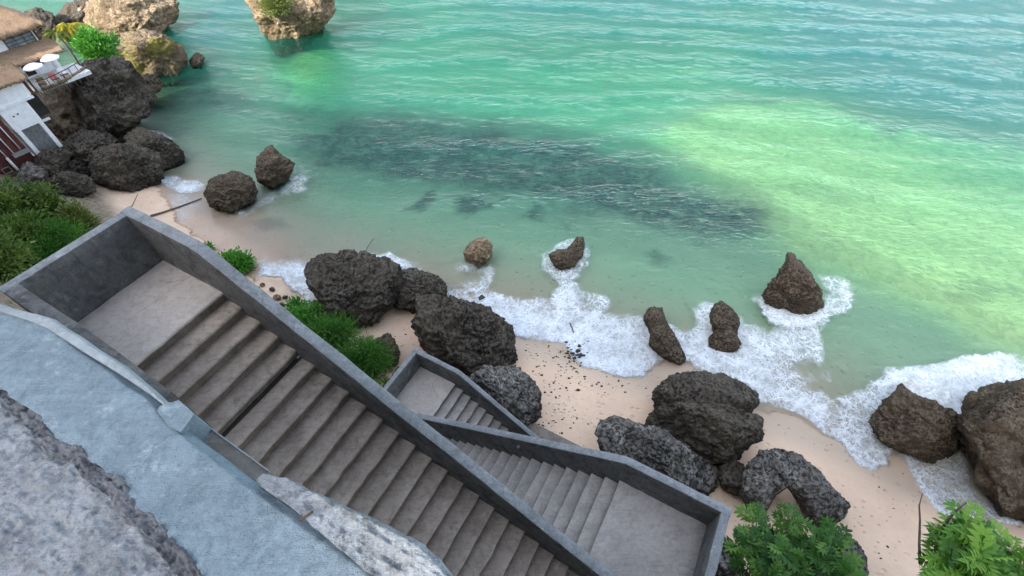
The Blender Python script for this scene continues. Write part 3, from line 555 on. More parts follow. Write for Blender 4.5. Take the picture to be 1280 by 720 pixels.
def craggy(V, Rm, seed, rough, cuts=9):
    ctr = V.mean(0); V = V.copy(); rg = np.random.default_rng(seed)
    vd = CAM-ctr; vd /= np.linalg.norm(vd)
    for _ in range(cuts):                           # broken faces
        nn = rg.normal(0, 1, 3)+vd*1.25+np.array([0, 0, .3]); nn /= np.linalg.norm(nn); w = (V-ctr)@nn; h = w.max()*rg.uniform(.62, .9); V -= nn*(np.clip(w-h, 0, 9)*.93)[:, None]
    d = V-ctr; d /= np.linalg.norm(d, axis=1)[:, None]+1e-9; q = V/Rm
    e = .10*fbm(q*1.3, 4, seed)+.10*fbm(q*2.4, 4, seed+3, True)+.07*fbm(q*4.5, 4, seed+5, True)+.045*fbm(q*10, 4, seed+8, True)+.02*fbm(q*24, 2, seed+9)+.05
    qw = q+.12*np.stack([vnoise(q*5, seed+61), vnoise(q*5+9, seed+62), vnoise(q*5+5, seed+63)], -1)
    e = e+.20*(cell(qw*np.array([2.6, 2.6, 3.4]), seed+40)-.48)+.13*(cell(qw*6., seed+41)-.48)+.05*(cell(qw*15, seed+42)-.48)
    d2 = d+.5*np.stack([vnoise(q*2.2, seed+31), vnoise(q*2.2+9, seed+32), vnoise(q*2.2+5, seed+33)], -1)*.6
    return V+(e*rough*Rm)[:, None]*d2
def rock(name, label, outlines, mat, group=None, base=None, k=.85, sub=5, seed=0, rough=.85, cat='rock', parent=None, depth=1.2):
    Vs, Fs, n, Rmax = [], [], 0, 0
    for P in outlines:
        V, Fc, Rm, s0 = blob(P, base, k, sub, seed); Rmax = max(Rmax, Rm)
        Vs.append(V); Fs += [[q+n for q in f] for f in Fc]; n += len(V)
    V = np.concatenate(Vs)
    if len(outlines) > 1:                       # one skin over all lumps
        o = mesh('tmp', V, Fs, M[mat]); md = o.modifiers.new('r', 'REMESH'); md.mode = 'VOXEL'; md.voxel_size = Rmax/38
        dg = bpy.context.evaluated_depsgraph_get(); dg.update(); me = bpy.data.meshes.new_from_object(o.evaluated_get(dg))
        V = np.array([v.co[:] for v in me.vertices]); Fs = [list(p_.vertices) for p_ in me.polygons]; bpy.data.objects.remove(o); bpy.data.meshes.remove(me)
    V = craggy(V, Rmax, 200+seed*7, rough*(.8 if len(outlines) > 1 else 1), 3 if name == 'rock' or len(outlines) > 1 else 9)
    bp = V[V[:, 2].argmin()]; g0 = np.array([gz(V.mean(0))]).item() if base is None else base
    lowv = V[:, 2] < g0+.15*Rmax; V[:, 2] = np.where(lowv, g0+.15*Rmax-(g0+.15*Rmax-V[:, 2])*1.0-depth*Rmax*.35*sst(g0+.15*Rmax, g0-.5*Rmax, V[:, 2]), V[:, 2])
    loc = np.array([V[:, 0].mean(), V[:, 1].mean(), g0]); o = mesh(name, V-loc, Fs, M[mat], parent); o.location = loc
    return tag(o, label, cat, group)
GB, GW, GH = 'boulders lying on the sand', 'rocks standing in the swash', 'boulders below the villa'
ROCKS = [
 ('boulder', 'wide dark boulder between the swash and the green bush, leftmost on the sand', [[(384, 338), (400, 324), (430, 319), (470, 325), (497, 335), (498, 350), (488, 378), (470, 395), (448, 405), (425, 398), (405, 380), (395, 362)]], 'rockdark', GB, None, .8),
 ('boulder', 'smaller dark boulder wedged between the two widest boulders', [[(495, 337), (515, 336), (540, 347), (560, 352), (558, 370), (540, 382), (520, 388), (500, 384), (488, 370)]], 'rockdark', GB, None, .9),
 ('boulder', 'long dark slanting boulder at the foam edge just above the lowest landing', [[(523, 365), (545, 362), (575, 378), (610, 395), (643, 412), (645, 425), (638, 445), (622, 462), (595, 465), (560, 450), (535, 432), (524, 412), (526, 390)]], 'rockdark', GB, None, .85),
 ('boulder', 'dark boulder stained with white streaks right against the lowest stair wall', [[(586, 468), (605, 462), (640, 463), (660, 475), (670, 492), (671, 515), (662, 536), (640, 534), (615, 515), (595, 490)]], 'rockgrey', GB, None, .9),
 ('boulder', 'small brown stone half hidden behind the green bush', [[(468, 424), (480, 416), (490, 424), (498, 440), (495, 455), (475, 458), (464, 440)]], 'rockbrown', GB, None, .9),
 ('boulder', 'long low boulder with grey streaks running along the right stair wall', [[(734, 542), (745, 520), (762, 515), (790, 528), (820, 545), (850, 560), (885, 580), (891, 605), (878, 620), (850, 605), (800, 580), (760, 565)]], 'rockgrey', GB, None, .9),
 ('boulder', 'biggest double humped dark boulder in the middle of the beach', [[(822, 490), (840, 475), (870, 470), (905, 473), (930, 478), (944, 492), (943, 508), (926, 524), (895, 534), (850, 534), (828, 524)], [(809, 530), (822, 510), (850, 503), (880, 504), (905, 508), (926, 516), (947, 518), (951, 544), (930, 557), (915, 578), (900, 584), (870, 574), (840, 560), (815, 545)]], 'rockdark', GB, None, .85),
 ('boulder', 'small dark boulder at the foot of the double humped one', [[(896, 582), (916, 570), (932, 588), (937, 605), (925, 620), (905, 610)]], 'rockdark', GB, None, .9),
 ('boulder', 'bent grey arch shaped rock lying above the leafy shrub', [[(927, 612), (934, 588), (952, 568), (975, 564), (1002, 572), (1010, 594), (988, 608), (972, 618), (958, 640), (940, 642)], [(985, 573), (1014, 583), (1032, 604), (1059, 632), (1048, 649), (1024, 656), (1004, 646), (996, 626), (984, 606)]], 'rockgrey', GB, None, .7),
 ('rock', 'brown pitted rock ringed by white foam beside the great right boulder', [[(1095, 525), (1110, 505), (1130, 485), (1145, 500), (1170, 510), (1195, 520), (1199, 545), (1186, 567), (1160, 572), (1130, 564), (1105, 550)]], 'rockbrown', GW, None, .85),
 ('boulder', 'great dark brown boulder cut by the right edge of the view', [[(1203, 512), (1230, 490), (1262, 486), (1310, 492), (1345, 560), (1310, 640), (1262, 640), (1230, 625), (1206, 575)]], 'rockbrown', GB, None, .85),
 ('rock', 'tall pointed brown rock standing alone in shallow water with foam behind', [[(990, 313), (1000, 320), (1006, 345), (1024, 362), (1028, 382), (1005, 392), (983, 382), (960, 378), (958, 365), (978, 345)]], 'rockbrown', GW, 0., .7),
 ('rock', 'narrow slanting brown rock at the lower edge of the foam', [[(805, 398), (812, 385), (827, 386), (834, 406), (838, 424), (815, 420)], [(815, 412), (832, 406), (845, 424), (857, 447), (850, 454), (830, 446), (812, 430)]], 'rockbrown', GW, None, .85),
 ('rock', 'twin knobbed brown rock in the foam left of the pointed one', [[(887, 392), (900, 377), (914, 388), (924, 402), (918, 424), (896, 424)], [(885, 424), (895, 412), (914, 412), (924, 426), (920, 436), (903, 440), (886, 432)]], 'rockbrown', GW, None, .85),
 ('rock', 'small tan rounded rock with sand coloured top, leftmost in the foam', [[(581, 316), (590, 304), (602, 297), (613, 305), (613, 320), (599, 331), (585, 325)]], 'rocktan', GW, -.1, .9),
 ('rock', 'small forked brown rock with one raised horn', [[(687, 318), (700, 312), (716, 314), (722, 326), (710, 338), (695, 334)], [(708, 314), (720, 297), (728, 297), (730, 308), (726, 322), (714, 328)]], 'rockbrown', GW, -.1, .9),
 ('rock', 'round dark boulder at the edge of the left wash, the lower of two', [[(257, 240), (268, 226), (290, 217), (310, 223), (320, 238), (312, 253), (290, 263), (268, 258)]], 'rockbrown', GW, -.05, .9),
 ('rock', 'upright brown rock in left shallows, the upper of two', [[(321, 214), (327, 195), (338, 184), (350, 195), (365, 205), (360, 222), (341, 232), (326, 226)]], 'rockbrown', GW, -.1, .85),
 ('rock_islet', 'sunlit tan rock islet with green scrub on top, cut by the top edge', [[(314, -12), (320, 10), (333, 36), (345, 51), (364, 52), (382, 42), (402, 28), (411, 10), (408, -10), (388, -38), (338, -38)]], 'rocktan', GH, -.2, .9),
 ('rock_islet', 'biggest sunlit tan rock at the upper left above the villa terrace', [[(105, 14), (120, 2), (145, -8), (170, -10), (200, -6), (216, 6), (214, 26), (196, 42), (160, 50), (130, 44), (110, 32)]], 'rocktan', GH, -.2, .9),
 ('rock_islet', 'sunlit rock with yellow moss, beside the green tree of the terrace', [[(150, 66), (162, 48), (180, 41), (205, 49), (226, 62), (233, 73), (220, 87), (215, 97), (190, 99), (165, 96), (152, 84)]], 'rockmoss', GH, -.2, .95),
 ('boulder', 'dark rock at the very top left behind the thatched roof', [[(28, 22), (45, 11), (62, 18), (70, 34), (66, 52), (40, 58), (28, 40)]], 'rockdark', GH, .5, .9),
 ('boulder', 'dark rock between the small bay and the biggest sunlit rock', [[(68, 24), (85, 8), (108, 0), (122, 8), (120, 34), (108, 46), (85, 44), (70, 36)]], 'rockdark', GH, .0, .9),
 ('headland', 'huge dark headland rock carrying the villa terrace', [[(44, 118), (62, 108), (90, 98), (120, 82), (150, 74), (166, 92), (187, 112), (186, 130), (170, 142), (164, 168), (120, 176), (80, 172), (58, 155), (47, 138)]], 'rockdark', GH, .7, .8),
 ('boulder', 'low rock shelf at water level under the mossy rock', [[(160, 97), (185, 94), (204, 104), (192, 116), (184, 130), (166, 122)]], 'rockbrown', GH, -.1, .9),
 ('boulder', 'dark boulder right under the headland, behind the largest shore boulder', [[(74, 174), (98, 165), (130, 167), (160, 180), (152, 197), (112, 204), (80, 198)]], 'rockdark', GH, .9, .9),
 ('boulder', 'dark boulder jutting into the water beside the small foam streak', [[(156, 172), (175, 162), (205, 174), (227, 189), (225, 204), (206, 210), (180, 204), (163, 192)]], 'rockdark', GH, -.05, .9),
 ('boulder', 'largest smooth shore boulder in front of the headland on the sand', [[(116, 207), (130, 190), (165, 184), (196, 194), (205, 208), (196, 223), (166, 235), (140, 234), (120, 223)]], 'rockdark', GH, None, .9),
 ('boulder', 'flat dark boulder on the sand left of the largest shore boulder', [[(58, 226), (82, 216), (106, 221), (121, 234), (100, 245), (73, 242)]], 'rockdark', GH, None, .8),
 ('boulder', 'dark boulder under the right white column of the villa', [[(46, 196), (66, 184), (88, 192), (84, 212), (62, 220), (48, 212)]], 'rockdark', GH, 1.6, .9),
 ('boulder', 'dark stone between the flat boulder and the villa columns', [[(62, 208), (95, 202), (118, 212), (110, 224), (80, 222)]], 'rockdark', GH, .9, .9),
 ('boulder', 'grey stone under the left white column of the villa', [[(24, 214), (38, 204), (56, 214), (64, 236), (42, 242), (26, 230)]], 'rockgrey', GH, 1.5, .9),
 ('rock', 'little dark rock out in the water beside the mossy rock', [[(237, 76), (246, 65), (255, 72), (251, 83), (241, 84)]], 'rockbrown', GW, -.1, .9),
 ('boulder', 'grey rubble stone under the leafy shrub by the right landing', [[(884, 690), (905, 672), (925, 690), (930, 730), (895, 735)]], 'rockgrey', GB, None, .9),
 ('boulder', 'grey rock peeping out right of the leafy shrub', [[(1030, 680), (1056, 668), (1078, 690), (1082, 730), (1040, 735)]], 'rockgrey', GB, None, .9),
 ('stone', 'black fist sized stone lying in the foam below the tan rock', [[(598, 372), (602, 368), (607, 372), (604, 377), (599, 376)]], 'rockdark', None, None, .9),
 ('stone', 'tiny dark stone in the foam below the forked rock', [[(697, 378), (701, 375), (705, 378), (702, 382)]], 'rockdark', None, None, .9),
]
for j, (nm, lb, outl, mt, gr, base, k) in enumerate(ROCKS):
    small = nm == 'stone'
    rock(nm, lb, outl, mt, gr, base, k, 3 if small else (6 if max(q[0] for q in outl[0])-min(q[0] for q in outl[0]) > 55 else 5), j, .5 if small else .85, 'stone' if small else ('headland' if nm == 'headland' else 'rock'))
# rubble in the gap between wall and swash
for j, (x, y, r) in enumerate([(322, 362, 6), (331, 371, 5), (340, 362, 4), (346, 372, 6), (352, 381, 5), (337, 381, 5), (328, 356, 4), (356, 372, 4)]):
    a0 = random.random()*6; P = [(x+r*random.uniform(.75, 1.1)*math.cos(a0+q*.9), y+.8*r*random.uniform(.75, 1.1)*math.sin(a0+q*.9)) for q in range(7)]
    rock('stone', 'small pinkish stone in the rubble between the stair wall and the swash', [P], ['rocktan', 'rockgrey', 'rockbrown'][j % 3], 'rubble stones by the stair wall', None, .9, 3, 60+j, .6, 'stone')

# ------------------------------------------------------------------ plants
def leaf_shape(kind):
    if kind == 'oval': return [(-.0, 0, 0), (.28, .22, .05), (.7, .16, .03), (1, 0, -.05), (.7, -.16, .03), (.28, -.22, .05), (.45, 0, -.02)], [(0, 6, 1), (1, 6, 2), (2, 6, 3), (3, 6, 4), (4, 6, 5), (5, 6, 0)]
    if kind == 'thin': return [(0, 0, 0), (.5, .07, .04), (1, 0, -.08), (.5, -.07, .04)], [(0, 3, 2), (0, 2, 1)]
    if kind == 'lobed':   # feather lobed leaf
        v = [(0, 0, 0), (.2, 0, .03), (.4, 0, .045), (.6, 0, .04), (.8, 0, .0), (1.0, 0, -.07)]; f = []
        for s in (1, -1):
            for k, (x, L, w) in enumerate(((.08, .26, .13), (.26, .36, .15), (.46, .37, .15), (.64, .30, .13))):
                n = len(v); v += [(x-w*.45, .02*s, .02), (x+w*.55, L*.5*s-.0, .05), (x+.22, L*s, -.03), (x+w*.9, .55*L*s*.4, .04), (x+w, .02*s, .03), (x+.10, L*.72*s, .02), (x+.24, L*.62*s, .03)]
                q = [(n, n+3, n+5), (n+3, n+4, n+6), (n+3, n+6, n+5), (n+5, n+6, n+2)]; f += q if s > 0 else [t_[::-1] for t_ in q]
        v += [(.74, .09, .02), (.74, -.09, .02)]; n = len(v); f += [(3, 5, n-2), (3, n-1, 5), (0, 2, 1)]
        v += [(.0, .012, 0), (.0, -.012, 0), (.8, .012, 0), (.8, -.012, 0)]; f += [(n, n+1, n+3), (n, n+3, n+2)]
        return v, f
def leaves(name, pts, dirs, L, kind, mat, parent, tone, roll=None):
    sv, sf = leaf_shape(kind); sv = np.array(sv); sf = np.array(sf); n = len(pts); d = dirs/(np.linalg.norm(dirs, axis=1)[:, None]+1e-9)
    upv = np.tile([0, 0, 1.], (n, 1))+RNG.normal(0, .45, (n, 3)); a = np.cross(upv, d); a /= np.linalg.norm(a, axis=1)[:, None]+1e-9; nn = np.cross(d, a)
    L = np.asarray(L)*np.ones(n)
    V = pts[:, None, :]+L[:, None, None]*(sv[None, :, 0:1]*d[:, None, :]+sv[None, :, 1:2]*a[:, None, :]+sv[None, :, 2:3]*nn[:, None, :]*1.4)
    k = len(sv); Fc = (np.arange(n)[:, None, None]*k+sf[None]).reshape(-1, 3)
    return mesh(name, V.reshape(-1, 3), Fc, M[mat], parent, False, {'tone': np.repeat(np.clip(tone, 0, 1), k)})
def shrub(label, x, y, z, rpx, n, L, kind, mat, name='shrub', group=None, hgt=.8, clumps=26, spread=.27, trunk=.05, cat='shrub', seed=0, upb=.35, gbase=None, low=None):
    ctr = at(x, y, z)
    if low is not None:
        for _ in range(25): R = rpx*float(np.dot(ctr-CAM, FWD))/F; ctr = at(x, y, .5*ctr[2]+.5*(gz(ctr)+low*R))
    R = rpx*float(np.dot(ctr-CAM, FWD))/F; g = gz(ctr) if gbase is None else gbase
    base = np.array([ctr[0], ctr[1], min(g-.05, ctr[2]-R*.6)]); root = thing(name, label, cat, base, 0, group); rel0 = ctr-base
    rg = np.random.default_rng(seed+11); cd = rg.normal(0, 1, (clumps, 3)); cd /= np.linalg.norm(cd, axis=1)[:, None]; cr = R*rg.uniform(.3, .85, clumps)[:, None]
    cc_ = cd*cr*np.array([1, 1, hgt]); cc_[:, 2] += R*.12; b = MB()
    for q in cc_:
        mid_ = rel0*.55+q*.25+rg.normal(0, .08*R, 3); b.tube([np.array([0, 0, 0])+rg.normal(0, .04*R, 3)*[1, 1, 0], mid_, rel0+q*.9], [trunk*R, trunk*R*.55, trunk*R*.15], 5)
    b.build('stem', M['bark'], root, True)
    w = rg.integers(0, clumps, n); off = rg.normal(0, spread*R, (n, 3))*np.array([1, 1, .75]); p = cc_[w]+off
    out = p/(np.linalg.norm(p, axis=1)[:, None]+1e-9); dd = off/(np.linalg.norm(off, axis=1)[:, None]+1e-9)*.8+out*.5+np.array([0, 0, upb])+rg.normal(0, .35, (n, 3))
    tone = rg.uniform(0, 1, n)*.65+rg.uniform(0, .4, clumps)[w]
    leaves('foliage', p+rel0, dd, L*rg.uniform(.65, 1.2, n), kind, mat, root, tone); return root
GL = 'shrubs on the left slope'
LS = [(8, 262, 36, 'leafA', 'dark dense shrub at the left edge under the villa posts'), (52, 262, 30, 'leafA', 'dark shrub below the flat boulder on the left slope'), (20, 300, 36, 'leafA', 'dense shrub in the left corner above the stair wall end'),
      (98, 282, 24, 'leafF', 'yellowish shrub nearest to the corner of the top landing'), (62, 308, 34, 'leafB', 'feathery bright green shrub just outside the top landing wall'), (-15, 330, 40, 'leafA', 'dark shrub cut by the left edge beside the top landing'), (26, 338, 26, 'leafA', 'low dark shrub pressed against the outer end wall of the top landing')]
for j, (x, y, r, mt, lb) in enumerate(LS):
    shrub(lb, x, y, 4.0 if j != 4 else 5.2, r, 3600 if mt != 'leafB' else 5200, .22 if mt != 'leafB' else .26, 'oval' if mt != 'leafB' else 'thin', mt, group=GL, low=.5, seed=j, clumps=34, spread=.2)
shrub('small dark shrub clinging to the villa wall at the left edge', 2, 140, 4.6, 15, 900, .17, 'oval', 'leafA', seed=21, gbase=1.5)
GM = 'shrubs between the stair wall and the boulders'
for j, (x, y, r, mt, lb, nl) in enumerate([(293, 332, 20, 'leafE', 'round bright shrub right outside the upper stair wall', 2200), (262, 311, 7, 'leafE', 'tiny sprig of leaves at the kink of the upper stair wall', 160), (385, 398, 25, 'leafE', 'loose green shrub below the widest boulder', 1300),
        (418, 424, 28, 'leafB', 'feathery green shrub in the middle of the bush by the stair wall', 3600), (456, 448, 30, 'leafB', 'rounded fern green shrub beside the lowest landing', 5200), (402, 386, 14, 'leafF', 'thin yellowish twiggy shrub at the foot of the widest boulder', 260), (372, 388, 14, 'leafE', 'small leafy sprig touching the stair wall below the rubble', 500)]):
    shrub(lb, x, y, 2.6, r, nl, .26 if mt == 'leafB' else .2, 'thin' if mt == 'leafB' else 'oval', mt, group=GM, low=.55, seed=30+j, clumps=24, spread=.24)
GP = 'plants around the villa terrace'
shrub('bright green tree with sunlit leaves at the corner of the terrace', 122, 62, 4.4, 25, 3600, .26, 'oval', 'leafE', 'tree', GP, .75, 30, .2, .05, 'tree', 40, gbase=1.5)
shrub('second green bush between the yellow palm and the mossy rock', 112, 54, 4.6, 15, 2000, .25, 'oval', 'leafE', 'shrub', GP, .8, 24, .2, .05, 'shrub', 41, gbase=1.5)
shrub('sunlit green scrub growing on the tan rock islet', 346, 8, 3.3, 23, 3000, .24, 'oval', 'leafF', 'shrub', None, .45, 26, .22, .04, 'shrub', 43, gbase=2.2)
def palm(label, x, y, z, rpx, nf, mat, seed):
    ctr = at(x, y, z); R = rpx*float(np.dot(ctr-CAM, FWD))/F; base = np.array([ctr[0], ctr[1], 2.0]); root = thing('palm', label, 'palm', base, 0, GP); top_ = ctr-base; rg = np.random.default_rng(seed)
    b = MB(); b.tube([(0, 0, 0), top_*.5+[.05, .03, 0], top_], [.09, .07, .06], 8); b.build('trunk', M['bark'], root, True)
    for k in range(nf):
        a = k*2*math.pi/nf+rg.uniform(-.2, .2); el = rg.uniform(.3, 1.1); pts, dr, tn = [], [], []
        for s in np.linspace(.12, 1, 22):
            c_ = np.array([math.cos(a)*math.cos(el)*s, math.sin(a)*math.cos(el)*s, math.sin(el)*s-.75*s*s])*R*1.3
            sd = np.array([-math.sin(a), math.cos(a), 0]); fw = np.array([math.cos(a), math.sin(a), -.3])
            for g_ in (1, -1): pts.append(c_); dr.append(sd*g_+fw*.8+np.array([0, 0, -.2])); tn.append(rg.uniform(.2, 1))
        leaves('frond', np.array(pts)+top_, np.array(dr), R*.42*np.ones(len(pts)), 'thin', mat, root, np.array(tn))
palm('yellow sunlit palm beside the white parasols', 87, 34, 5.4, 17, 13, 'leafD', 5); palm('small yellow green palm left of the tall yellow one', 70, 40, 5.4, 15, 10, 'leafF', 6)
def broad(label, x, y, z, rpx, nb, L, seed, mat='leafC'):
    ctr = at(x, y, z); R = rpx*float(np.dot(ctr-CAM, FWD))/F; g = gz(ctr); base = np.array([ctr[0], ctr[1], min(g, z-R)-.05]); root = thing('shrub', label, 'shrub', base, 0, 'broad leaved plants near the bottom'); rel0 = ctr-base
    rg = np.random.default_rng(seed); b = MB(); pts, dr, tn, LL = [], [], [], []
    for k in range(nb):
        a = rg.uniform(0, 6.28); rr = R*math.sqrt(rg.uniform(0, 1))*.85; tip = rel0+np.array([rr*math.cos(a), rr*math.sin(a), R*rg.uniform(-.5, .75)*(1-.35*rr/R)])
        b.tube([(0, 0, 0), rel0*.5+(tip-rel0)*.3+rg.normal(0, .06, 3), tip], [.045, .028, .010], 5); tb_ = rg.uniform(-.1, .25)
        for q in range(rg.integers(8, 13)):
            aa = rg.uniform(0, 6.28); pts.append(tip+rg.normal(0, .05, 3)); dr.append((math.cos(aa), math.sin(aa), rg.uniform(-.25, .75))); tn.append(tb_+rg.uniform(0, .85)); LL.append(L*rg.uniform(.6, 1.15))
    b.build('stem', M['bark'], root, True); leaves('foliage', np.array(pts), np.array(dr, float), np.array(LL), 'lobed', mat, root, np.array(tn)); return root, rel0
broad('broad leaved green shrub beside the right landing of the stairs', 985, 716, 6.5, 78, 56, .50, 3)
r2, rel2 = broad('broad leaved green plant in the bottom right corner, with bare twigs', 1238, 742, 7.0, 86, 46, .66, 4, 'leafH')
def twig(root, P, z0, z1, r0, name='twig'):
    n = len(P); b = MB(); pts = [at(x, y, z0+(z1-z0)*k/(n-1))-np.array(root.location) for k, (x, y) in enumerate(P)]
    b.tube(pts, [r0*(1-.7*k/(n-1)) for k in range(n)], 6); b.build(name, M['bark'], root, True)
twig(r2, [(1150, 705), (1149, 680), (1150, 650), (1149, 632), (1153, 617)], 6.5, 8.0, .035); twig(r2, [(1172, 690), (1178, 662), (1186, 648), (1196, 638), (1208, 628)], 6.5, 8.2, .055)

rg = np.random.default_rng(90); cu = rg.uniform(-31, -8.6, 170); ck = rg.uniform(1.2, 6.3, 170); P_ = []
for a_, b_ in zip(cu, ck):
    n_ = 60; uu_ = a_+rg.normal(0, .45, n_); vv_ = b_+rg.normal(0, .4, n_); zz_ = ground(uu_, vv_)+np.abs(rg.normal(0, .22, n_))+.03
    P_.append(np.stack([uu_*DU[0]+vv_*DC[0], uu_*DU[1]+vv_*DC[1], zz_], -1))
P_ = np.concatenate(P_); D_ = rg.normal(0, 1, P_.shape)+np.array([0, 0, .8])
tag(leaves('undergrowth', P_, D_, rg.uniform(.12, .26, len(P_)), 'oval', 'leafA', None, rg.uniform(0, 1, len(P_))), 'low green ground cover on the slope beside the top landing', 'ground cover', kind='stuff')

# ------------------------------------------------------------------ drift and weed
def stick(name, label, P, dz, r, cat):
    pts = [on_ground(x, y, dz) for x, y in P]; loc = pts[0]; b = MB(); b.tube([q-loc for q in pts], [r*(1-.5*k/(len(pts)-1)) for k in range(len(pts))], 7)
    o = b.build(name, M['drift'], None, True); o.location = loc; tag(o, label, cat)
stick('driftwood', 'long thin driftwood pole lying on the wet sand above the top landing corner', [(188, 270), (205, 265), (228, 257), (252, 248)], .08, .07, 'driftwood')
stick('driftwood', 'short dark stick standing in the shallows behind the widest boulder', [(455, 320), (459, 310), (466, 299)], .12, .035, 'driftwood')
stick('driftwood', 'dark bent twig at the outer corner of the top landing', [(160, 264), (166, 256), (172, 243)], .3, .04, 'driftwood')
stick('driftwood', 'dark splinter of wood floating in the white foam', [(712, 404), (715, 410), (717, 416)], .1, .05, 'driftwood')
b = MB(); rg = np.random.default_rng(3)
def flake(p, r):
    n = 7; a0 = rg.uniform(0, 6.28); el = rg.uniform(.35, 1.); V = [p+np.array([r*math.cos(a0+k*6.283/n)*rg.uniform(.5, 1.2), r*el*math.sin(a0+k*6.283/n)*rg.uniform(.5, 1.2), .008]) for k in range(n)]+[p+np.array([0, 0, .02+r*.4])]
    b.add(V, [(k, (k+1) % n, n) for k in range(n)])
cl = [(717, 442, 9, 6, 70), (700, 460, 26, 14, 80), (680, 500, 24, 18, 70), (725, 470, 40, 14, 55), (665, 445, 18, 14, 25), (690, 528, 22, 9, 40), (770, 490, 40, 18, 14), (500, 400, 22, 14, 14), (476, 395, 14, 8, 8), (760, 476, 30, 6, 16), (1010, 560, 60, 30, 14), (1060, 620, 50, 40, 14), (1110, 650, 30, 40, 10)]
for x, y, sx, sy, n in cl:
    for _ in range(n):
        px, py = rg.normal(x, sx), rg.normal(y, sy)
        p = on_ground(px, py, .07 if sx == 9 else 0, 14); flake(p, (abs(rg.normal(.024, .028))+.008)*(1.9 if sx == 9 else 1))
tag(b.build('seaweed', M['weed']), 'scattered bits of dry dark seaweed on the pale sand', 'seaweed', kind='stuff')

# ------------------------------------------------------------------ villa at the upper left
E1 = np.array([.5796, .8149, 0]); RZ = math.atan2(E1[1], E1[0]); VO = at(72, 177, 2.5)
hv = thing('villa', 'white cliffside villa with thatched roofs and columns above the shore rocks', 'house', VO, RZ)
# local x along the facade, local y = inland (house normal to the sea is -y), z up
def hb(name, mat, boxes, parent=hv, bev=0.):
    b = MB()
    for lo, hi in boxes: b.box(lo, hi, bev)
    return b.build(name, M[mat], parent)
for x in (-.02, -1.30): hb('column', 'white', [((x-.11, 0, -.6), (x+.11, .22, 1.44))])
hb('wall', 'white', [((-1.45, .0, 1.443), (.12, 2.2, 2.86))]); hb('wall', 'redwood' if False else 'pipe', [((-1.45, .9, -.6), (.05, 2.2, 1.44))])
hb('floor_slab', 'white', [((-3.2, -.06, 2.863), (.60, 2.4, 3.0))]); hb('wall', 'white', [((-3.2, .0, 3.003), (.52, 2.2, 4.2))])
hb('beam', 'whitep', [((.12, .05, 1.36), (.55, .2, 1.48))])
for x, z in ((-.72, 2.35), (-.98, 2.30)):
    b = MB(); b.tube([(x, .01, z), (x, -.015, z)], .05, 10); b.build('vent_hole', M['void'], hv)
hb('doorway', 'void', [((.13, .6, 1.5), (.9, .7, 2.86))]); hb('shutter', 'wood', [((.62, .0, 3.0), (.78, .08, 4.1)), ((.9, .0, 3.0), (1.0, .08, 4.1))])
# recessed terrace front
hb('wall', 'white', [((.6, 2.6, 2.9), (3.55, 2.8, 4.35))]); hb('terrace_opening', 'void', [((1.55, 2.57, 3.15), (2.1, 2.598, 4.15)), ((2.3, 2.57, 3.55), (3.2, 2.598, 4.15))]); hb('terrace_frame', 'whitep', [((2.12, 2.53, 2.95), (2.26, 2.597, 4.25))]); hb('terrace_frame', 'whitep', [((3.22, 2.53, 2.95), (3.36, 2.597, 4.25))])
hb('terrace', 'rockgrey' if False else 'whitep', [((1.2, .3, 2.8), (4.3, 2.57, 3.02))])
b = MB()
rim = [(1.25, .2, 3.05), (1.7, .1, 3.05), (2.4, .18, 3.05), (3.2, .4, 3.06), (3.9, .7, 3.06), (4.4, 1.0, 3.07)]
b.tube(rim, .10, 8); b.build('terrace_rim', M['rocktan'], hv, True)
b = MB()
for k in range(24):
    s = k/23; x = 1.3+3.0*s; y = np.interp(x, [q[0] for q in rim], [q[1] for q in rim]); b.tube([(x, y+.02, 3.0), (x+random.uniform(-.06, .06), y+.05+random.uniform(-.05, .1), 3.0-random.uniform(.35, .8))], .035, 5)
b.build('log_fringe', M['bark'], hv, True)
rl = MB()
for k in range(7):
    s = k/6; x = 1.35+2.95*s; y = np.interp(x, [q[0] for q in rim], [q[1] for q in rim])+.1; rl.tube([(x, y, 3.02), (x, y, 3.5)], .025, 6)
rl.tube([(q[0], q[1]+.1, 3.5) for q in rim], .025, 6); rl.build('railing', M['wood'], hv, True)
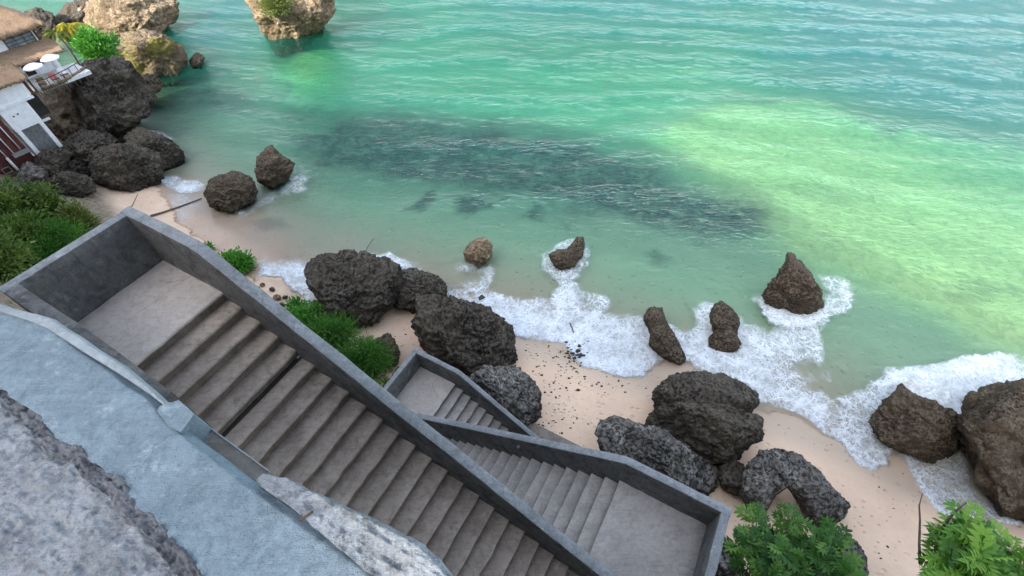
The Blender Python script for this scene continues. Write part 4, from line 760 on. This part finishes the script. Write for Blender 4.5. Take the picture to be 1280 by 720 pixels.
# upper storey with lattice window
hb('wall', 'white', [((-.6, 2.95, 4.36), (3.45, 5.2, 5.9))])
fr_ = hb('window', 'wood', [((1.72, 2.90, 4.62), (3.36, 2.949, 4.68)), ((1.72, 2.90, 5.5), (3.36, 2.949, 5.56)), ((1.72, 2.90, 4.683), (1.78, 2.949, 5.497)), ((3.30, 2.90, 4.683), (3.36, 2.949, 5.497))]+[((1.783+.0, 2.91, 4.68+k*.2), (3.297, 2.94, 4.705+k*.2)) for k in (1, 2, 3)]+[((2.28+.5*k, 2.905, 4.683), (2.31+.5*k, 2.945, 5.497)) for k in (0, 1)])
b = MB(); b.box((1.783, 2.942, 4.684), (3.297, 2.9485, 5.496)); b.build('pane', M['glass'], fr_)
hb('corner_post', 'wood', [((3.46, 2.88, 4.0), (3.54, 2.96, 5.9))])
def thatch(name, lo, hi, z0, z1, ridge, over=.0, th=.22):
    (x0, y0), (x1, y1) = lo, hi; nx, ny = 60, 40; V = []; xs = np.linspace(x0, x1, nx); ys = np.linspace(y0, y1, ny); Fc = []
    rg2 = np.random.default_rng(int(abs(x0*100))+3)
    for y in ys:
        for x in xs: V.append((x, y, z0+(z1-z0)*ridge(x, y)))
    V = np.array(V); V[:, 2] += fbm(V*5, 4, 5)*.05; edge_ = (np.abs(V[:, 0]-x0) < 1e-6) | (np.abs(V[:, 0]-x1) < 1e-6) | (np.abs(V[:, 1]-y0) < 1e-6) | (np.abs(V[:, 1]-y1) < 1e-6)
    V[edge_] += rg2.normal(0, .035, (edge_.sum(), 3)); B = V-np.array([0, 0, th]); n = len(V)
    i = np.arange(ny-1)[:, None]*nx+np.arange(nx-1)[None, :]; q = np.stack([i, i+1, i+nx+1, i+nx], -1).reshape(-1, 4); Fc = q.tolist()+(q[:, ::-1]+n).tolist()
    rim_ = [k for k in range(nx)]+[k*nx+nx-1 for k in range(1, ny)]+[(ny-1)*nx+k for k in range(nx-2, -1, -1)]+[k*nx for k in range(ny-2, 0, -1)]
    Fc += [[rim_[k], n+rim_[k], n+rim_[(k+1) % len(rim_)], rim_[(k+1) % len(rim_)]] for k in range(len(rim_))]
    return mesh(name, np.concatenate([V, B]), Fc, M['thatch'], hv, True)
thatch('roof', (-2.5, 2.3), (4.2, 6.6), 5.72, 7.6, lambda x, y: min(1, min((y-2.3)/2.1, (6.6-y)/2.1, (4.2-x)/2.3)))
thatch('awning', (-1.0, 1.5), (4.0, 2.93), 4.28, 4.75, lambda x, y: (y-1.5)/1.43, th=.14)
thatch('awning', (-3.4, -.35), (.95, .75), 4.12, 4.75, lambda x, y: (y+.35)/1.1, th=.14)
# boarded lower front with white posts
hb('boarded_wall', 'redwood', [((-4.4, .1, -1.0), (-1.62, .2, 2.5))]); hb('deck', 'wood', [((-4.4, -.45, -.95), (-1.75, .098, -.55))]); hb('ledge_beam', 'pipe', [((-2.5, -.25, .22), (-1.62, .098, .38))])
def rod(name, mat, P, r):
    b = MB(); b.tube(P, r, 7); b.build(name, M[mat], hv, True)
for a_, z0_, z1_ in ((-1.92, .5, 2.5), (-2.36, .4, 2.4), (-2.8, .3, 2.3)): rod('post', 'whitep', [(a_, .02, z0_), (a_, .02, z1_)], .035)
rod('column', 'whitep', [(-2.83, -.1, -1.3), (-2.83, -.1, .38)], .08)
hb('small_frame', 'pipe', [((-3.5, .04, -.2), (-3.05, .097, -.16)), ((-3.5, .04, -.55), (-3.05, .097, -.51)), ((-3.5, .04, -.509), (-3.46, .097, -.201)), ((-3.09, .04, -.509), (-3.05, .097, -.201))])
# parasols and seats on the terrace
def parasol(label, x, y):
    p = VO+E1*x+np.array([-E1[1], E1[0], 0])*y; p[2] = 2.5+3.02; o = thing('parasol', label, 'parasol', p, RZ, 'white parasols on the villa terrace')
    b = MB(); b.tube([(0, 0, 0), (0, 0, 1.28)], .022, 8); b.build('pole', M['whitep'], o, True); n = 8
    V = [(0, 0, 1.34)]+[(.30*math.cos(k*6.2832/n), .30*math.sin(k*6.2832/n), 1.25) for k in range(n)]+[(.56*math.cos(k*6.2832/n), .56*math.sin(k*6.2832/n), 1.12) for k in range(n)]+[(.555*math.cos(k*6.2832/n), .555*math.sin(k*6.2832/n), 1.06) for k in range(n)]
    mesh('canopy', V, [(0, 1+k, 1+(k+1) % n) for k in range(n)]+[(1+k, 9+k, 9+(k+1) % n, 1+(k+1) % n) for k in range(n)]+[(9+k, 17+k, 17+(k+1) % n, 9+(k+1) % n) for k in range(n)], M['canvas'], o, False)
parasol('white round parasol on the villa terrace, the one nearer the white wall', 1.78, .85); parasol('white round parasol on the villa terrace, the one nearer the palm', 2.95, 1.25)
def seat(label, x, y, mat, cat):
    p = VO+E1*x+np.array([-E1[1], E1[0], 0])*y; p[2] = 2.5+3.02; o = thing('seat', label, cat, p, RZ+random.uniform(-.4, .4), 'seats on the villa terrace')
    b = MB(); b.box((-.2, -.2, .14), (.2, .2, .2), .02)
    for sx in (-.17, .17):
        for sy in (-.17, .17): b.tube([(sx, sy, 0), (sx, sy, .15)], .02, 6)
    b.build('frame', M['rattan'], o); b = MB(); b.box((-.19, -.19, .203), (.19, .19, .28), .03); b.build('cushion', M[mat], o); b = MB(); b.box((-.2, .17, .29), (.2, .24, .5), .03); b.build('backrest', M[mat], o)
seat('seat with pink cushions on the terrace under the parasols', 2.35, .65, 'pink', 'seat'); seat('seat with white cushions at the terrace rim', 3.0, .85, 'canvas', 'seat'); seat('brown rattan seat beside the white terrace wall', 1.55, .55, 'rattan', 'seat')

# ------------------------------------------------------------------ light
world = bpy.data.worlds.new('World'); scene.world = world; world.use_nodes = True; nt = world.node_tree; bg = nt.nodes['Background']
sky = nt.nodes.new('ShaderNodeTexSky'); sky.sky_type = 'NISHITA'; sky.sun_disc = False; sky.sun_elevation = EL; sky.sun_rotation = math.atan2(-LD[0], -LD[1]) % (2*math.pi)
sky.air_density = 1.0; sky.dust_density = 3.0; sky.ozone_density = 1.0; hsv = nt.nodes.new('ShaderNodeHueSaturation'); hsv.inputs['Saturation'].default_value = .62; nt.links.new(sky.outputs[0], hsv.inputs['Color']); nt.links.new(hsv.outputs[0], bg.inputs[0]); bg.inputs[1].default_value = .15
sl = bpy.data.lights.new('sun', 'SUN'); sl.energy = 2.0; sl.angle = math.radians(.5); sl.color = (1, .94, .84); so = bpy.data.objects.new('sun', sl); COL.objects.link(so)
dv = Vector((LD[0]*math.cos(EL), LD[1]*math.cos(EL), -math.sin(EL))); so.rotation_euler = dv.to_track_quat('-Z', 'Y').to_euler()
vs = scene.view_settings; vs.view_transform = 'Standard'; vs.look = 'None'; vs.gamma = 1; vs.exposure = 2.15
scene.cycles.max_bounces = 8; scene.cycles.transparent_max_bounces = 12
